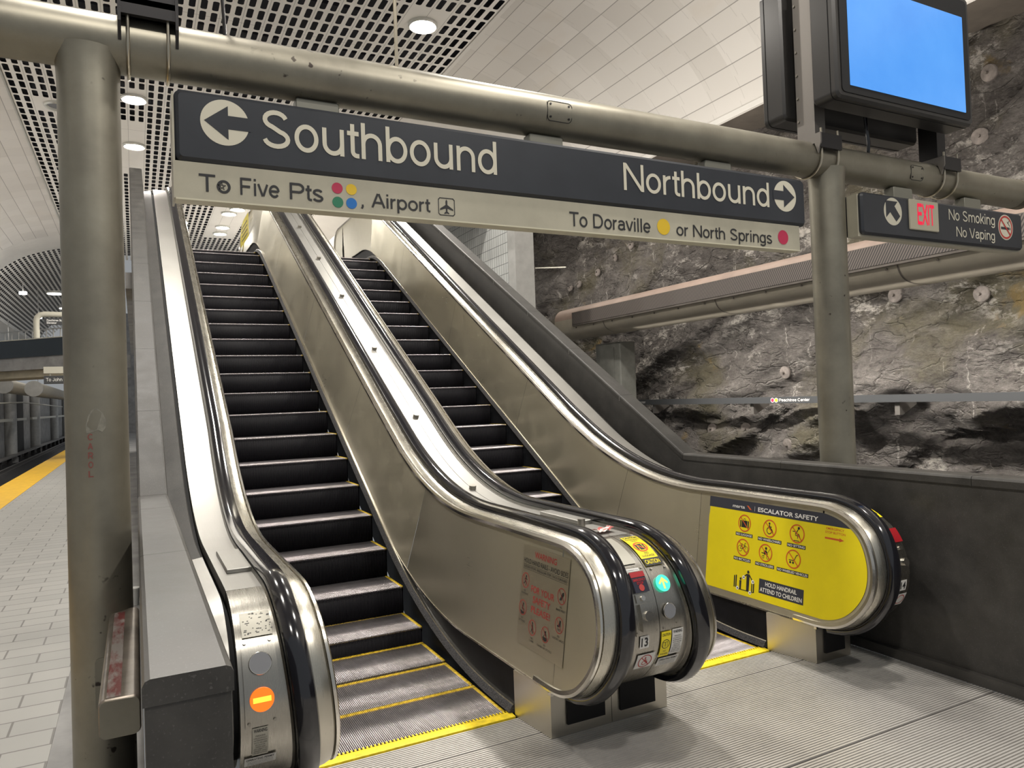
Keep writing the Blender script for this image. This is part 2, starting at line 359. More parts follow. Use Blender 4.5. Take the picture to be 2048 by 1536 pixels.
# lettering -----------------------------------------------------------------
_tc = {}
def glyphs(body, bold=0.0):
    key = (body, bold)
    if key not in _tc:
        cu = bpy.data.curves.new('t', 'FONT'); cu.body = body; cu.offset = bold; cu.resolution_u = 4
        o = bpy.data.objects.new('t', cu); me = bpy.data.meshes.new_from_object(o)
        vs = np.array([v.co[:2] for v in me.vertices]) if len(me.vertices) else np.zeros((0, 2)); fs = [tuple(p.vertices) for p in me.polygons]
        bpy.data.objects.remove(o); bpy.data.curves.remove(cu); bpy.data.meshes.remove(me); _tc[key] = (vs, fs)
    return _tc[key]
def arc(cx, cy, rx, ry, a0, a1, n=14): return [(cx+rx*math.cos(math.radians(a0+(a1-a0)*k/n)), cy+ry*math.sin(math.radians(a0+(a1-a0)*k/n))) for k in range(n+1)]
XH = .73
ARCH = lambda a, b: [(a, .30)]+arc((a+b)/2, .42, (b-a)/2, .255, 180, 0)+[(b, 0)]
S_ = arc(.46, .75, .29, .195, 15, 250)+arc(.47, .26, .32, .20, 70, -170)
GL = {  # advance, strokes (a stroke closed by a trailing None is a loop)
 'o': (.774, [arc(.387, .365, .28, .315, 0, 360, 32)[:-1]+[None]]), 'n': (.774, [[(.13, 0), (.13, XH)], ARCH(.13, .645)]), 'h': (.774, [[(.13, 0), (.13, 1)], ARCH(.13, .645)]),
 'u': (.774, [[(.645, 0), (.645, XH)], [(.13, XH)]+arc(.3875, .31, .2575, .255, 180, 360)+[(.645, .45)]]), 'r': (.464, [[(.12, 0), (.12, XH)], [(.12, .3)]+arc(.40, .41, .28, .26, 180, 88, 8)]),
 'b': (.774, [[(.12, 0), (.12, 1)], arc(.40, .365, .275, .315, 0, 360, 32)[:-1]+[None]]), 'd': (.774, [[(.654, 0), (.654, 1)], arc(.374, .365, .275, .315, 0, 360, 32)[:-1]+[None]]),
 'p': (.774, [[(.12, -.28), (.12, XH)], arc(.40, .365, .275, .315, 0, 360, 32)[:-1]+[None]]), 'g': (.774, [[(.65, XH)]+arc(.385, -.03, .265, .19, 0, -155), arc(.374, .365, .275, .31, 0, 360, 32)[:-1]+[None]]),
 't': (.387, [[(.19, .93)]+arc(.32, .18, .13, .12, 180, 270, 6)+[(.385, .06)], [(.03, .67), (.38, .67)]]), 'S': (.93, [S_]), 's': (.696, [[(x*.75, y*.735) for x, y in S_]]),
 'N': (1.005, [[(.12, 0), (.12, 1)], [(.15, .95), (.855, .05)], [(.885, 0), (.885, 1)]]), 'T': (.851, [[(.02, .94), (.83, .94)], [(.425, 0), (.425, .94)]]),
 'F': (.851, [[(.14, 0), (.14, 1)], [(.14, .94), (.78, .94)], [(.14, .50), (.70, .50)]]), 'P': (.929, [[(.13, 0), (.13, 1)], [(.13, .94)]+arc(.56, .70, .27, .24, 90, -90)+[(.13, .46)]]),
 'D': (1.005, [[(.13, 0), (.13, 1)], [(.13, .94)]+arc(.45, .5, .42, .44, 90, -90)+[(.13, .06)]]), 'A': (.929, [[(.06, 0), (.435, .98)], [(.87, 0), (.495, .98)], [(.22, .34), (.71, .34)]]),
 'V': (.929, [[(.06, 1), (.435, .02)], [(.87, 1), (.495, .02)]]), 'v': (.696, [[(.06, XH), (.325, .03)], [(.636, XH), (.371, .03)]]), 'i': (.309, [[(.155, 0), (.155, XH)], [(.155, .87), (.155, 1)]]), 'l': (.309, [[(.155, 0), (.155, 1)]]),
 'e': (.774, [arc(.387, .365, .28, .315, 0, 322, 26), [(.107, .365), (.667, .365)]]), 'c': (.696, [arc(.37, .365, .27, .315, 42, 318, 24)]),
 'a': (.774, [arc(.37, .50, .25, .175, 160, 0, 10)+[(.62, .14), (.70, .05)], [(.62, .44)]+arc(.33, .235, .21, .175, 75, 275, 12)+[(.5, .09), (.61, .22)]]),
 'm': (1.16, [[(.13, 0), (.13, XH)], ARCH(.13, .585), ARCH(.585, 1.04)]), 'k': (.696, [[(.13, 0), (.13, 1)], [(.60, XH), (.15, .27)], [(.29, .42), (.62, 0)]]), ',': (.387, [[(.19, .12), (.19, 0)], [(.22, .02), (.12, -.15)]]),
 'E': (.85, [[(.13, 0), (.13, 1)], [(.13, .94), (.80, .94)], [(.13, .52), (.74, .52)], [(.13, .06), (.80, .06)]]), 'X': (.9, [[(.06, 0), (.84, 1)], [(.06, 1), (.84, 0)]]), 'I': (.309, [[(.155, 0), (.155, 1)]]),
 'C': (1.005, [arc(.51, .5, .41, .45, 40, 320, 26)]), 'J': (.7, [[(.52, 1)]+arc(.30, .28, .22, .23, 0, -180, 12)]), ' ': (.387, []), 'O': (1.08, [arc(.54, .5, .43, .45, 0, 360, 32)[:-1]+[None]]), 'L': (.774, [[(.13, 1), (.13, .06), (.72, .06)]]),
 'R': (1.0, [[(.13, 0), (.13, 1)], [(.13, .94)]+arc(.56, .70, .27, .24, 90, -90)+[(.13, .46)], [(.5, .46), (.84, 0)]])}
def stroke_text(body, wt=.118):
    vs, fs, x0 = [], [], 0
    for ch in body:
        adv, sts = GL[ch]
        for si, st in enumerate(sts):
            loop = st[-1] is None; P = np.array([p for p in st if p is not None], float); k = len(P); b = len(vs)
            for i in range(k):
                a = P[i-1] if (i or loop) else None; c = P[(i+1) % k] if (i < k-1 or loop) else None
                t1 = (P[i]-a) if a is not None else None; t2 = (c-P[i]) if c is not None else None
                t1 = t1/np.linalg.norm(t1) if t1 is not None else None; t2 = t2/np.linalg.norm(t2) if t2 is not None else None
                if t1 is None: t1 = t2
                if t2 is None: t2 = t1
                n = np.array([-(t1+t2)[1], (t1+t2)[0]]); n /= np.linalg.norm(n); m_ = wt/2/max(.5, n@np.array([-t1[1], t1[0]]))
                vs += [(P[i, 0]+n[0]*m_+x0, P[i, 1]+n[1]*m_, si*.0003), (P[i, 0]-n[0]*m_+x0, P[i, 1]-n[1]*m_, si*.0003)]
            fs += [(b+2*i, b+2*i+1, b+(2*i+3) % (2*k), b+(2*i+2) % (2*k)) for i in range(k if loop else k-1)]
        x0 += adv
    return np.array(vs), fs
CAP = None
class Decal:
    """flat artwork in (u, v), put onto a surface by `f(u, v, lift)`; lift keeps layers apart"""
    def __init__(s, f, mats): s.f = f; s.mb = MB(); s.mats = mats
    def _mi(s, m): return s.mats.index(m)
    def poly(s, pts, m, lift=.001, sub=0):
        if sub:
            (u0, v0), (u1, v1) = pts
            vs = []; n = sub
            for j in range(n+1): vs += [s.f(u0, v0+(v1-v0)*j/n, lift), s.f(u1, v0+(v1-v0)*j/n, lift)]
            s.mb.add(vs, [(2*j, 2*j+1, 2*j+3, 2*j+2) for j in range(n)], s._mi(m)); return s
        s.mb.add([s.f(u, v, lift) for u, v in pts], [tuple(range(len(pts)))], s._mi(m)); return s
    def rect(s, u0, u1, v0, v1, m, lift=.001): return s.poly([(u0, v0), (u1, v0), (u1, v1), (u0, v1)], m, lift)
    def disc(s, u, v, r, m, lift=.001, ry=None, n=28): 
        ry = r if ry is None else ry
        return s.poly([(u+r*math.cos(2*PI*k/n), v+ry*math.sin(2*PI*k/n)) for k in range(n)], m, lift)
    def ring(s, u, v, r, w, m, lift=.001, n=32):
        vs = [s.f(u+q*math.cos(2*PI*k/n), v+q*math.sin(2*PI*k/n), lift) for k in range(n) for q in (r, r-w)]
        s.mb.add(vs, [(2*k, 2*k+1, (2*k+3) % (2*n), (2*k+2) % (2*n)) for k in range(n)], s._mi(m)); return s
    def bar(s, u0, v0, u1, v1, w, m, lift=.001):
        d = math.hypot(u1-u0, v1-v0) or 1; a, b = -(v1-v0)/d*w/2, (u1-u0)/d*w/2
        return s.poly([(u0+a, v0+b), (u1+a, v1+b), (u1-a, v1-b), (u0-a, v0-b)], m, lift)
    def text(s, body, u0, u1, v, cap, m, lift=.0015, bold=0.0):
        global CAP
        if CAP is None: CAP = glyphs('H')[0][:, 1].max()
        vs, fs = glyphs(body, bold)
        if not len(vs): return s
        lo, hi = vs[:, 0].min(), vs[:, 0].max(); sx = (u1-u0)/(hi-lo); sy = cap/CAP
        s.mb.add([s.f(u0+(a-lo)*sx, v+b*sy, lift) for a, b in vs], fs, s._mi(m)); return s
    def htext(s, body, u0, u1, v, cap, m, lift=.0015, wt=.118):
        vs, fs = stroke_text(body, wt); lo, hi = vs[:, 0].min(), vs[:, 0].max(); sx = (u1-u0)/(hi-lo)
        s.mb.add([s.f(u0+(a-lo)*sx, v+b*cap, lift+e) for a, b, e in vs], fs, s._mi(m)); return s
    def build(s, name, parent): return s.mb.build(name, [M[k] for k in s.mats], parent, sharp=None)
def onY(y): return lambda u, v, l: (u, y-l, v)                 # faces the landing (-y)
def onX(x): return lambda u, v, l: (x-l, -u, v)                # faces -x, u = -y
def onPanel(xl): return lambda u, v, l: (xl+.09*(v-.231)/.684-l-.001, -u, v)   # on the tilted cladding of the lower landing
def icon_ring(d, u, v, r, ringm, fig, lift=.0022, slash=True):
    fig(u, v, r); d.ring(u, v, r, r*.15, ringm, lift)
    if slash: d.bar(u-r*.62, v+r*.62, u+r*.62, v-r*.62, r*.13, ringm, lift)

# ------------------------------------------------------------------ escalator profile
S = .57735; RISE = 3.87
def zf(y, zflat, dz, T, Tt):
    yi = 4.504+(zflat-dz)/S; yt = 4.504+(zflat+RISE-dz)/S
    if y <= yi-T: return zflat
    if y < yi+T: return zflat+S*(y-yi+T)**2/(4*T)
    if y <= yt-Tt: return S*(y-4.504)+dz
    if y < yt+Tt: return zflat+RISE-S*(yt+Tt-y)**2/(4*Tt)
    return zflat+RISE
def ysamp(y0, y1, extra=()):
    ys = sorted(set(np.round(np.r_[np.arange(y0, min(6, y1), .09), np.arange(6, 10.2, .7), np.arange(10.2, y1, .12), y1], 4)))
    return [y for y in ys if y0 <= y <= y1]
UP = (.9102, .81, .72, .65); LOW = (.231, .075, .90, .45); BR = (.035, .095, .98, .40); NOSE = (0, .05, .42, .35)
NW = [(3.10, .231), (2.93, .232), (2.824, .248), (2.733, .289), (2.658, .357), (2.604, .44), (2.581, .525), (2.585, .622), (2.621, .727), (2.678, .8055), (2.775, .870), (2.8865, .903), (3.004, .9102), (3.2674, .9102)]
def catmull(pts, n=6):
    pts = np.array(pts); P = np.vstack([2*pts[0]-pts[1], pts, 2*pts[-1]-pts[-2]]); out = []
    for i in range(1, len(P)-2):
        for k in range(n):
            t = k/n; a, b, c, d = P[i-1:i+3]
            out.append(.5*((2*b)+(-a+c)*t+(2*a-5*b+4*c-d)*t*t+(-a+3*b-3*c+d)*t**3))
    out.append(pts[-1]); return np.array(out)
NEWEL = catmull(NW)
YTOP = 12.95
TOPN = np.array([(YTOP-(y-3.2674), z+RISE) for y, z in NEWEL[::-1] if True])
def up_path(y0=3.1):
    mid = [(y, zf(y, *UP)) for y in ysamp(3.33, YTOP-.06)]
    return np.vstack([NEWEL, mid, TOPN])
RIM = up_path()
NS = np.r_[0, np.cumsum(np.linalg.norm(np.diff(NEWEL, axis=0), axis=1))]
_t = np.gradient(NEWEL, axis=0); NEWN = np.stack([-_t[:, 1], _t[:, 0]], 1); NEWN /= np.linalg.norm(NEWN, axis=1)[:, None]
def onNewel(u, v, l):
    """u = x, v = distance along the newel curve"""
    p = [np.interp(v, NS, NEWEL[:, i]) for i in (0, 1)]; n = [np.interp(v, NS, NEWN[:, i]) for i in (0, 1)]
    return (u, p[0]+n[0]*(l-.004), p[1]+n[1]*(l-.004))

# ------------------------------------------------------------------ escalator parts
def slope_at(y):
    return math.atan((zf(y+.01, *LOW)-zf(y-.01, *LOW))/.02)
def seam_pt(yl):
    th = slope_at(yl); yu = yl-.714*math.sin(th)
    return (yl, zf(yl, *LOW)), (yu, zf(yu, *UP))
def leaned(mb, x0, sd, la, lb, drift=0):
    out = []
    for x, y, z in mb.v:
        if y < 2.95: h = z-.231
        elif y > 12.95: h = z-RISE-.231
        else: h = (z-zf(y, *LOW))*math.cos(slope_at(y))
        k = min(1, max(0, (y-3.8)/1.8)); a = la+(lb-la)*k
        w_ = min(1, max(0, 1-(abs(x-x0)-.155)/.05))
        out.append((x+drift*k*w_+sd*a*w_*(min(1.15, max(-.15, h/.684))-.5), y, z))
    mb.v = out; return mb
def balustrade(root, x0, sd, xout, cuts, la=.09, lb=.09, drift=0):
    """sd=+1: right-hand side of the passage (outward is +x)"""
    X = lambda d: x0+sd*d
    # cladding, one sheet per seam
    edges = [2.93]+cuts+[12.95]
    for i in range(len(edges)-1):
        a, b = edges[i], edges[i+1]; mb = MB(); ys = np.linspace(a+.0015, b-.0015, max(3, int((b-a)/.1))); vs = []
        rows = [seam_pt(y) if 2.95 < y < 12.9 else ((y, zf(y, *LOW)), (y, zf(y, *UP))) for y in ys]
        k = 5
        for lo, hi in rows: vs += [(X(.0), lo[0]+(hi[0]-lo[0])*j/(k-1), lo[1]+(hi[1]-lo[1])*j/(k-1)) for j in range(k)]
        mb.add(vs, [(r*k+j, r*k+j+1, (r+1)*k+j+1, (r+1)*k+j) for r in range(len(rows)-1) for j in range(k-1)])
        if i == 0: 
            nl = [p for p in NEWEL if p[0] <= 2.931]; mb.add([(X(0), y, z) for y, z in nl], [tuple(range(len(nl)))])
        if i == len(edges)-2:
            nl = [p for p in TOPN if p[0] >= 12.949]; mb.add([(X(0), y, z) for y, z in nl], [tuple(range(len(nl)))])
        o = leaned(mb, x0, sd, la, lb, drift).build('cladding_panel', M['panel'], root)
        uv = o.data.uv_layers.new(name='UVMap'); th = slope_at((a+b)/2) if i < len(edges)-2 else 0
        for lp in o.data.loops: c = o.data.vertices[lp.vertex_index].co; uv.data[lp.index].uv = (c.z*math.cos(th)-c.y*math.sin(th), c.y*math.cos(th)+c.z*math.sin(th))
    for yc in cuts:
        lo, hi = seam_pt(yc); mb = MB(); vs = []
        for q in (-.006, .006):
            for j in range(4): vs.append((X(.004), lo[0]+(hi[0]-lo[0])*j/3+q, lo[1]+(hi[1]-lo[1])*j/3))
        mb.add(vs, [(j, j+1, 5+j, 4+j) for j in range(3)]); leaned(mb, x0, sd, la, lb, drift).build('panel_joint', M['black'], root)
    mb = MB().sweep(RIM, [(X(.004), -.032), (X(-.008), -.029), (X(-.011), -.012), (X(-.005), .001), (X(.006), .003), (X(.009), -.004), (X(.009), -.025)], mi=0)
    leaned(mb, x0, sd, la, lb, drift).build('panel_trim', M['trim'], root)
    leaned(MB().sweep(RIM, [(X(.008), -.014), (X(.012), -.012), (X(.015), .001), (X(.035), .009), (X(.056), .013), (X(.074), .014), (X(.074), -.02)]), x0, sd, la, lb, drift).build('handrail_guide', M['newel'], root)
    low = [(y, zf(y, *LOW)) for y in ysamp(2.95, 12.95)]
    leaned(MB().sweep(low, [(X(.004), .007), (X(-.004), .006), (X(-.004), -.004), (X(.002), -.004)]), x0, sd, la, lb, drift).build('panel_sill', M['newel'], root)
    hp = [(X(.070), .016), (X(.068), .030), (X(.074), .044), (X(.090), .052), (X(.108), .054), (X(.126), .052), (X(.142), .044), (X(.148), .030), (X(.146), .016), (X(.130), .010), (X(.086), .010)]
    j0 = 6
    leaned(MB().sweep(RIM[j0:len(RIM)-j0], hp, True, caps=True), x0, sd, la, lb, drift).build('handrail', M['rubber'], root)
    cut = [i for i, p in enumerate(NEWEL) if p[0] > 2.95 and p[1] > .6][0]; dp_ = [(X(.142), -.03), (X(.142), .008), (X(.150), .010), (X(.156), -.004), (xout, -.004), (xout, -.05)]
    leaned(MB().sweep(RIM[cut-1:-2], dp_), x0, sd, la, lb, drift).build('deck_cover', M['deck'], root)
    leaned(MB().sweep(RIM[2:cut+1], [(x, n-.0005) for x, n in dp_]), x0, sd, la, lb, drift).build('newel_plate', M['newelplate'], root)
    # skirt and brush stand plumb under the lower edge
    xs = x0-sd*la/2; X = lambda d: xs+sd*d
    mb = MB(); vs = []; ys = ysamp(3.27, 12.7)
    for y in ys: vs += [(X(.010), y, zf(y, *NOSE)-.28), (X(.006), y, zf(y, *LOW)+.004)]
    mb.add(vs, [(2*i, 2*i+1, 2*i+3, 2*i+2) for i in range(len(ys)-1)]); mb.build('skirt_panel', M['skirt'], root)
    bp = [(y, zf(y, *BR)) for y in ysamp(3.31, 12.6)]
    o = MB().sweep(bp, [(X(.008), .012), (X(-.012), .012), (X(-.020), .006), (X(-.036), -.022), (X(.008), -.030)], True, caps=True).build('skirt_brush', M['brush'], root)
    MB().sweep(bp, [(X(.007), .017), (X(-.010), .016), (X(-.014), .010), (X(-.008), .009)], True, caps=True).build('brush_holder', M['trim'], o)
def pedestal(root, x0, xb, xout, inlet):
    """x0 front inner corner, xb back inner corner"""
    o = MB().prism([(x0, 2.98), (xb, 3.288), (xout, 3.288), (xout, 2.98)], lambda a, b: (a, b, .001), lambda a, b: (a, b, .229)).build('newel_pedestal', M['pedestal'], root)
    MB().box(inlet[0], inlet[1], 2.968, 2.981, .05, .205).build('handrail_inlet', M['black'], o)
    s = 1 if xout > x0 else -1
    MB().box(x0-.002*s, x0+.012*s, 2.972, 3.03, .198, .236).build('sill_clip', M['trim'], o)

CLE = .0092
def step_mesh(xa, xb, root, first=False):
    n = int((xb-xa-.02)/CLE); tr = MB(); ri = MB()
    # local: nose at y=0,z=0, tread back to y=.398, riser down to -.205
    tr.box(xa, xb, .006, .398, -.03, -.009, 1)
    for i in range(n+1):
        x = xa+.01+i*CLE; tr.box(x, x+.0046, .0, .398, -.012, 0, 0)
    rs = MB(); rs.box(xa, xb, .012, .03, -.26, -.012, 0)
    for i in range(n+1):
        x = xa+.01+i*CLE; rs.box(x, x+.0046, .004, .016, -.25, -.006, 0)
    return tr, rs

def step_row(root, xa, xb):
    # centres of the noses along the step path, 0.406 m apart
    ys, y = [], 3.364
    path = [(y_, zf(y_, *NOSE)) for y_ in np.arange(3.0, 12.9, .004)]; s = 0; nxt = 0
    pos = []
    for i in range(len(path)-1):
        if path[i][0] < 3.364: continue
        if s >= nxt: pos.append(path[i]); nxt += .406
        s += math.hypot(path[i+1][0]-path[i][0], path[i+1][1]-path[i][1])
    tr, rs = step_mesh(xa, xb, root)
    e = bpy.data.objects.new('step', None); C.objects.link(e)
    first = None; base = world_of(root)
    for k, (y, z) in enumerate(pos):
        if first is None:
            first = e; e.parent = root; e.location = (-base[0], y-base[1], z-base[2])
            t = tr.build('tread', [M['cleat'], M['groove']], None, 0, base=(0, 0, 0)); t.parent = e; t.location = (0, 0, 0)
            r = rs.build('riser', [M['riser']], None, 0, base=(0, 0, 0)); r.parent = e; r.location = (0, 0, 0)
            b = MB(); m = int((xb-xa-.02)/CLE)
            for i in range(m+1):
                x = xa+.01+i*CLE; b.box(x-.0002, x+.0048, .368, .3985, -.012, .0006)
            b.box(xb-.022, xb-.002, .004, .398, -.012, .0012); b.box(xa+.002, xa+.016, .004, .398, -.012, .0012)
            o = b.build('demarcation_line', M['yellowline'], None, 0, base=(0, 0, 0)); o.parent = e; o.location = (0, 0, 0)
        else:
            c = first.copy(); C.objects.link(c); c.parent = root; c.location = (-base[0], y-base[1], z-base[2])
            for ch in list(first.children):
                d = ch.copy(); C.objects.link(d); d.parent = c
def comb(root, xa, xb):
    mb = MB()
    poly = [(3.10, .003), (3.27, .006), (3.30, .010), (3.335, .004), (3.335, -.03), (3.10, -.03)]
    mb.prism([(3.272, .006), (3.31, .010), (3.335, .005), (3.335, -.02), (3.272, -.02)], lambda a, b: (xa, a, b), lambda a, b: (xb, a, b))
    n = int((xb-xa)/.0184)
    for i in range(n):
        x = xa+.006+i*.0184; mb.box(x, x+.008, 3.33, 3.352, -.01, .007)
    mb.build('comb_plate', M['yellow'], root)

LABELS = ['left escalator with an orange no entry light on its left newel', 'right escalator beside the dark stone wall, with the big yellow safety decal on its panel']
e1 = thing('escalator', LABELS[0], 'escalator', (1.12, 3.3, 0))
e2 = thing('escalator', LABELS[1], 'escalator', (2.84, 3.3, 0))
CUTS = [4.93, 6.55, 8.25, 10.0, 11.35]
balustrade(e1, .595, -1, .283, CUTS, .06, -.02); balustrade(e1, 1.705, 1, 2.0135, CUTS)
balustrade(e2, 2.325, -1, 2.0165, CUTS); balustrade(e2, 3.44, 1, 3.72, [3.95]+CUTS, .09, -.02, -.06)
pedestal(e1, .60, .63, .283, (.35, .50)); pedestal(e1, 1.677, 1.645, 2.0135, (1.76, 1.97))
pedestal(e2, 2.35, 2.385, 2.0165, (2.06, 2.27)); pedestal(e2, 3.435, 3.372, 3.72, (3.50, 3.66))
step_row(e1, .612, 1.632); step_row(e2, 2.375, 3.366)
comb(e1, .605, 1.64); comb(e2, 2.37, 3.37)
# anti-slide discs on the seam of the middle deck
UPN = np.array([(y, zf(y, *UP)) for y in np.arange(3.2, 12.5, .01)])
for yy in (4.55, 5.63, 6.72, 7.86, 8.9, 9.97, 11.0):
    z = zf(yy, *UP); th = math.atan((zf(yy+.01, *UP)-zf(yy-.01, *UP))/.02); n = Vector((0, -math.sin(th), math.cos(th)))
    p = Vector((2.015, yy, z)); MB().cyl(p-n*.006, p+n*.022, .024, 20).build('anti_slide_disc', M['bolt'], e1)

# lids and small fittings on the decks
MB().rbox(.315, .415, 3.22, 3.66, .905, .925, .004, 'z', 2, bev=.003).build('deck_lid', M['deck'], e1)
lid = MB().rbox(2.055, 2.185, 3.27, 3.70, .905, .928, .004, 'z', 2, bev=.003).build('deck_lid', M['deck'], e2)
MB().cyl((2.045, 3.24, .90), (2.045, 3.24, .945), .020, 16).build('lid_knob', M['bolt'], lid)

# ---------------------------------------------------------------- newel fittings
# left newel of the left escalator
d = Decal(onNewel, ['decalgrey', 'ink']).poly([(.305, .962), (.405, 1.066)], 'decalgrey', .005, 8)
for k in range(40):
    u = .308+random.random()*.094; v = .966+random.random()*.095; d.rect(u, u+.003+random.random()*.008, v, v+.003, 'ink', .0056)
d.build('worn_sticker', e1)
def curved_plate(u0, u1, v0, v1, th, n=14):
    mb = MB(); vs = []
    for j in range(n+1):
        v = v0+(v1-v0)*j/n
        vs += [onNewel(u0, v, 0), onNewel(u0, v, th), onNewel(u1, v, th), onNewel(u1, v, 0)]
    fs = []
    for j in range(n):
        for a in range(3): fs.append((4*j+a, 4*j+a+1, 4*j+a+5, 4*j+a+4))
    fs += [(0, 1, 2, 3), (4*n+3, 4*n+2, 4*n+1, 4*n)]
    return mb.add(vs, fs)
def npoint(u, v, l): return Vector(onNewel(u, v, l))
def lens(root, u, v, r, m, lab, sign=None, frame='trim'):
    a, b = npoint(u, v, .004), npoint(u, v, .012)
    o = MB().cyl(a, b, r, 32).build('indicator_lens', M[m], root); o['label'] = lab
    mb = MB(); n = (b-a).normalized(); t = Vector((1, 0, 0)); q = n.cross(t)
    pts = [b-n*.002+t*(r+.001)*math.cos(2*PI*k/36)+q*(r+.001)*math.sin(2*PI*k/36) for k in range(37)]
    mb.tube(pts, .0022, 6, cap=False).build('lens_ring', M[frame], o)
    return o, (lambda uu, vv, l: tuple(b+n*l+t*uu+Vector((0, q.y, q.z))*(-vv if q.z < 0 else vv)))
plate = curved_plate(.297, .403, .669, .953, .007).build('indicator_plate', M['newelplate'], e1)
for u, v in ((.309, .941), (.391, .941), (.309, .683), (.391, .683)):
    MB().cyl(npoint(u, v, .005), npoint(u, v, .012), .0055, 12).build('screw', M['bolt'], plate)
lens(plate, .354, .868, .0345, 'lens_off', 'dark grey unlit indicator')
o, f = lens(plate, .352, .755, .036, 'glow_orange', 'lit orange no entry indicator', frame='glow_orange')
Decal(f, ['glow_amber']).rect(-.029, .029, -.0085, .0085, 'glow_amber', .001).build('no_entry_bar', plate)
def fine_label(root, u0, u1, v0, v1, title, lines, bg='decalwhite', tail=None):
    d = Decal(onNewel, [bg, 'ink']).poly([(u0, v0), (u1, v1)], bg, .005, 6); h = (v1-v0); n = len(lines)
    d.text(title, u0+(u1-u0)*.08, u1-(u1-u0)*.08, v1-h*.15, h*.105, 'ink', .0056, .02)
    for i, t in enumerate(lines):
        k = .42 if len(t) > 9 else .3
        d.text(t, (u0+u1)/2-(u1-u0)*k, (u0+u1)/2+(u1-u0)*k, v1-h*(.25+.72*(i+.5)/n), h*.05, 'ink', .0056)
    d.build('warning_label', root)
WARN = ['PERSONS', 'UNLAWFULLY', 'INTERFERING', 'WITH PROPER', 'ESCALATOR', 'OPERATION', 'ARE SUBJECT TO', 'ARREST AND', 'PROSECUTION']
PERM = ['THE OPERATING PERMIT IS', 'AVAILABLE FOR INSPECTION', 'AT THE AUTHORITY OFFICE']
def permit(root, u0, u1, v0, v1):
    d = Decal(onNewel, ['decalwhite', 'ink']).poly([(u0, v0), (u1, v1)], 'decalwhite', .005, 4); h = v1-v0
    d.text('OPERATING PERMIT', u0+.006, u1-.006, v1-h*.36, h*.22, 'ink', .0056, .02)
    for i, t in enumerate(PERM): d.text(t, u0+.010, u1-.010, v1-h*(.58+.17*i), h*.09, 'ink', .0056)
    d.build('permit_label', root)
fine_label(e1, .319, .370, .555, .665, 'WARNING', WARN, 'decalgrey'); permit(e1, .296, .398, .505, .548)

# middle newel, half with the stop button (left escalator)
d = Decal(onNewel, ['decalgrey']); d.poly([(1.895, 1.0), (1.985, 1.21)], 'decalgrey', .0045, 8); d.build('worn_sticker', e1)
cp = curved_plate(1.885, 2.000, .685, .985, .006).build('control_plate', M['newelplate'], e1)
for u, v in ((1.893, .70), (1.992, .70), (1.893, .972), (1.992, .972)): MB().cyl(npoint(u, v, .004), npoint(u, v, .010), .005, 10).build('screw', M['bolt'], cp)
Decal(onNewel, ['decalwhite', 'ink']).poly([(1.906, .958), (1.978, .974)], 'decalwhite', .0075, 2).text('IN EMERGENCY PULL', 1.911, 1.973, .962, .006, 'ink', .009).build('instruction_tag', cp)
stp = curved_plate(1.905, 1.980, .862, .948, .022, 8).build('stop_button_cover', M['smoke'], cp)
Decal(onNewel, ['plastic_red', 'red']).poly([(1.905, .925), (1.980, .948)], 'plastic_red', .0235, 3).text('EMERGENCY', 1.910, 1.975, .908, .010, 'plastic_red', .0235, .03).text('STOP', 1.925, 1.960, .894, .010, 'plastic_red', .0235, .03).disc(1.943, .880, .014, 'red', .0235).build('stop_button_lettering', stp)
kb = curved_plate(1.905, 1.978, .822, .856, .012, 4).build('key_switch', M['newelplate'], cp)
MB().cyl(npoint(1.938, .838, .01), npoint(1.938, .838, .02), .011, 16).build('key_barrel', M['trim'], kb)
ab = curved_plate(1.908, 1.980, .705, .815, .024, 8).build('alarm_box', M['newelplate'], cp)
MB().cyl(npoint(1.940, .765, .02), npoint(1.940, .765, .034), .021, 20).build('box_lock', M['trim'], ab)
Decal(onNewel, ['decalwhite', 'ink']).poly([(1.905, .626), (1.953, .682)], 'decalwhite', .005, 4).text('13', 1.911, 1.947, .636, .036, 'ink', .006, .03).build('number_label', e1)
def wheelchair(d, u, v, r, m, l=.006):
    d.disc(u-.06*r, v+.55*r, .13*r, m, l); d.bar(u-.06*r, v+.4*r, u-.02*r, v-.05*r, .16*r, m, l); d.bar(u-.02*r, v+.2*r, u+.3*r, v+.18*r, .1*r, m, l)
    d.bar(u-.05*r, v-.05*r, u+.32*r, v-.08*r, .14*r, m, l); d.bar(u+.32*r, v-.08*r, u+.5*r, v-.5*r, .12*r, m, l); d.ring(u-.05*r, v-.25*r, .4*r, .1*r, m, l)
d = Decal(onNewel, ['decalwhite', 'red', 'ink']).poly([(1.902, .512), (1.998, .594)], 'decalwhite', .005, 6)
wheelchair(d, 1.950, .553, .034, 'red'); d.ring(1.950, .553, .036, .004, 'red', .0062).bar(1.925, .578, 1.975, .528, .004, 'red', .0062).build('no_wheelchair_label', e1)
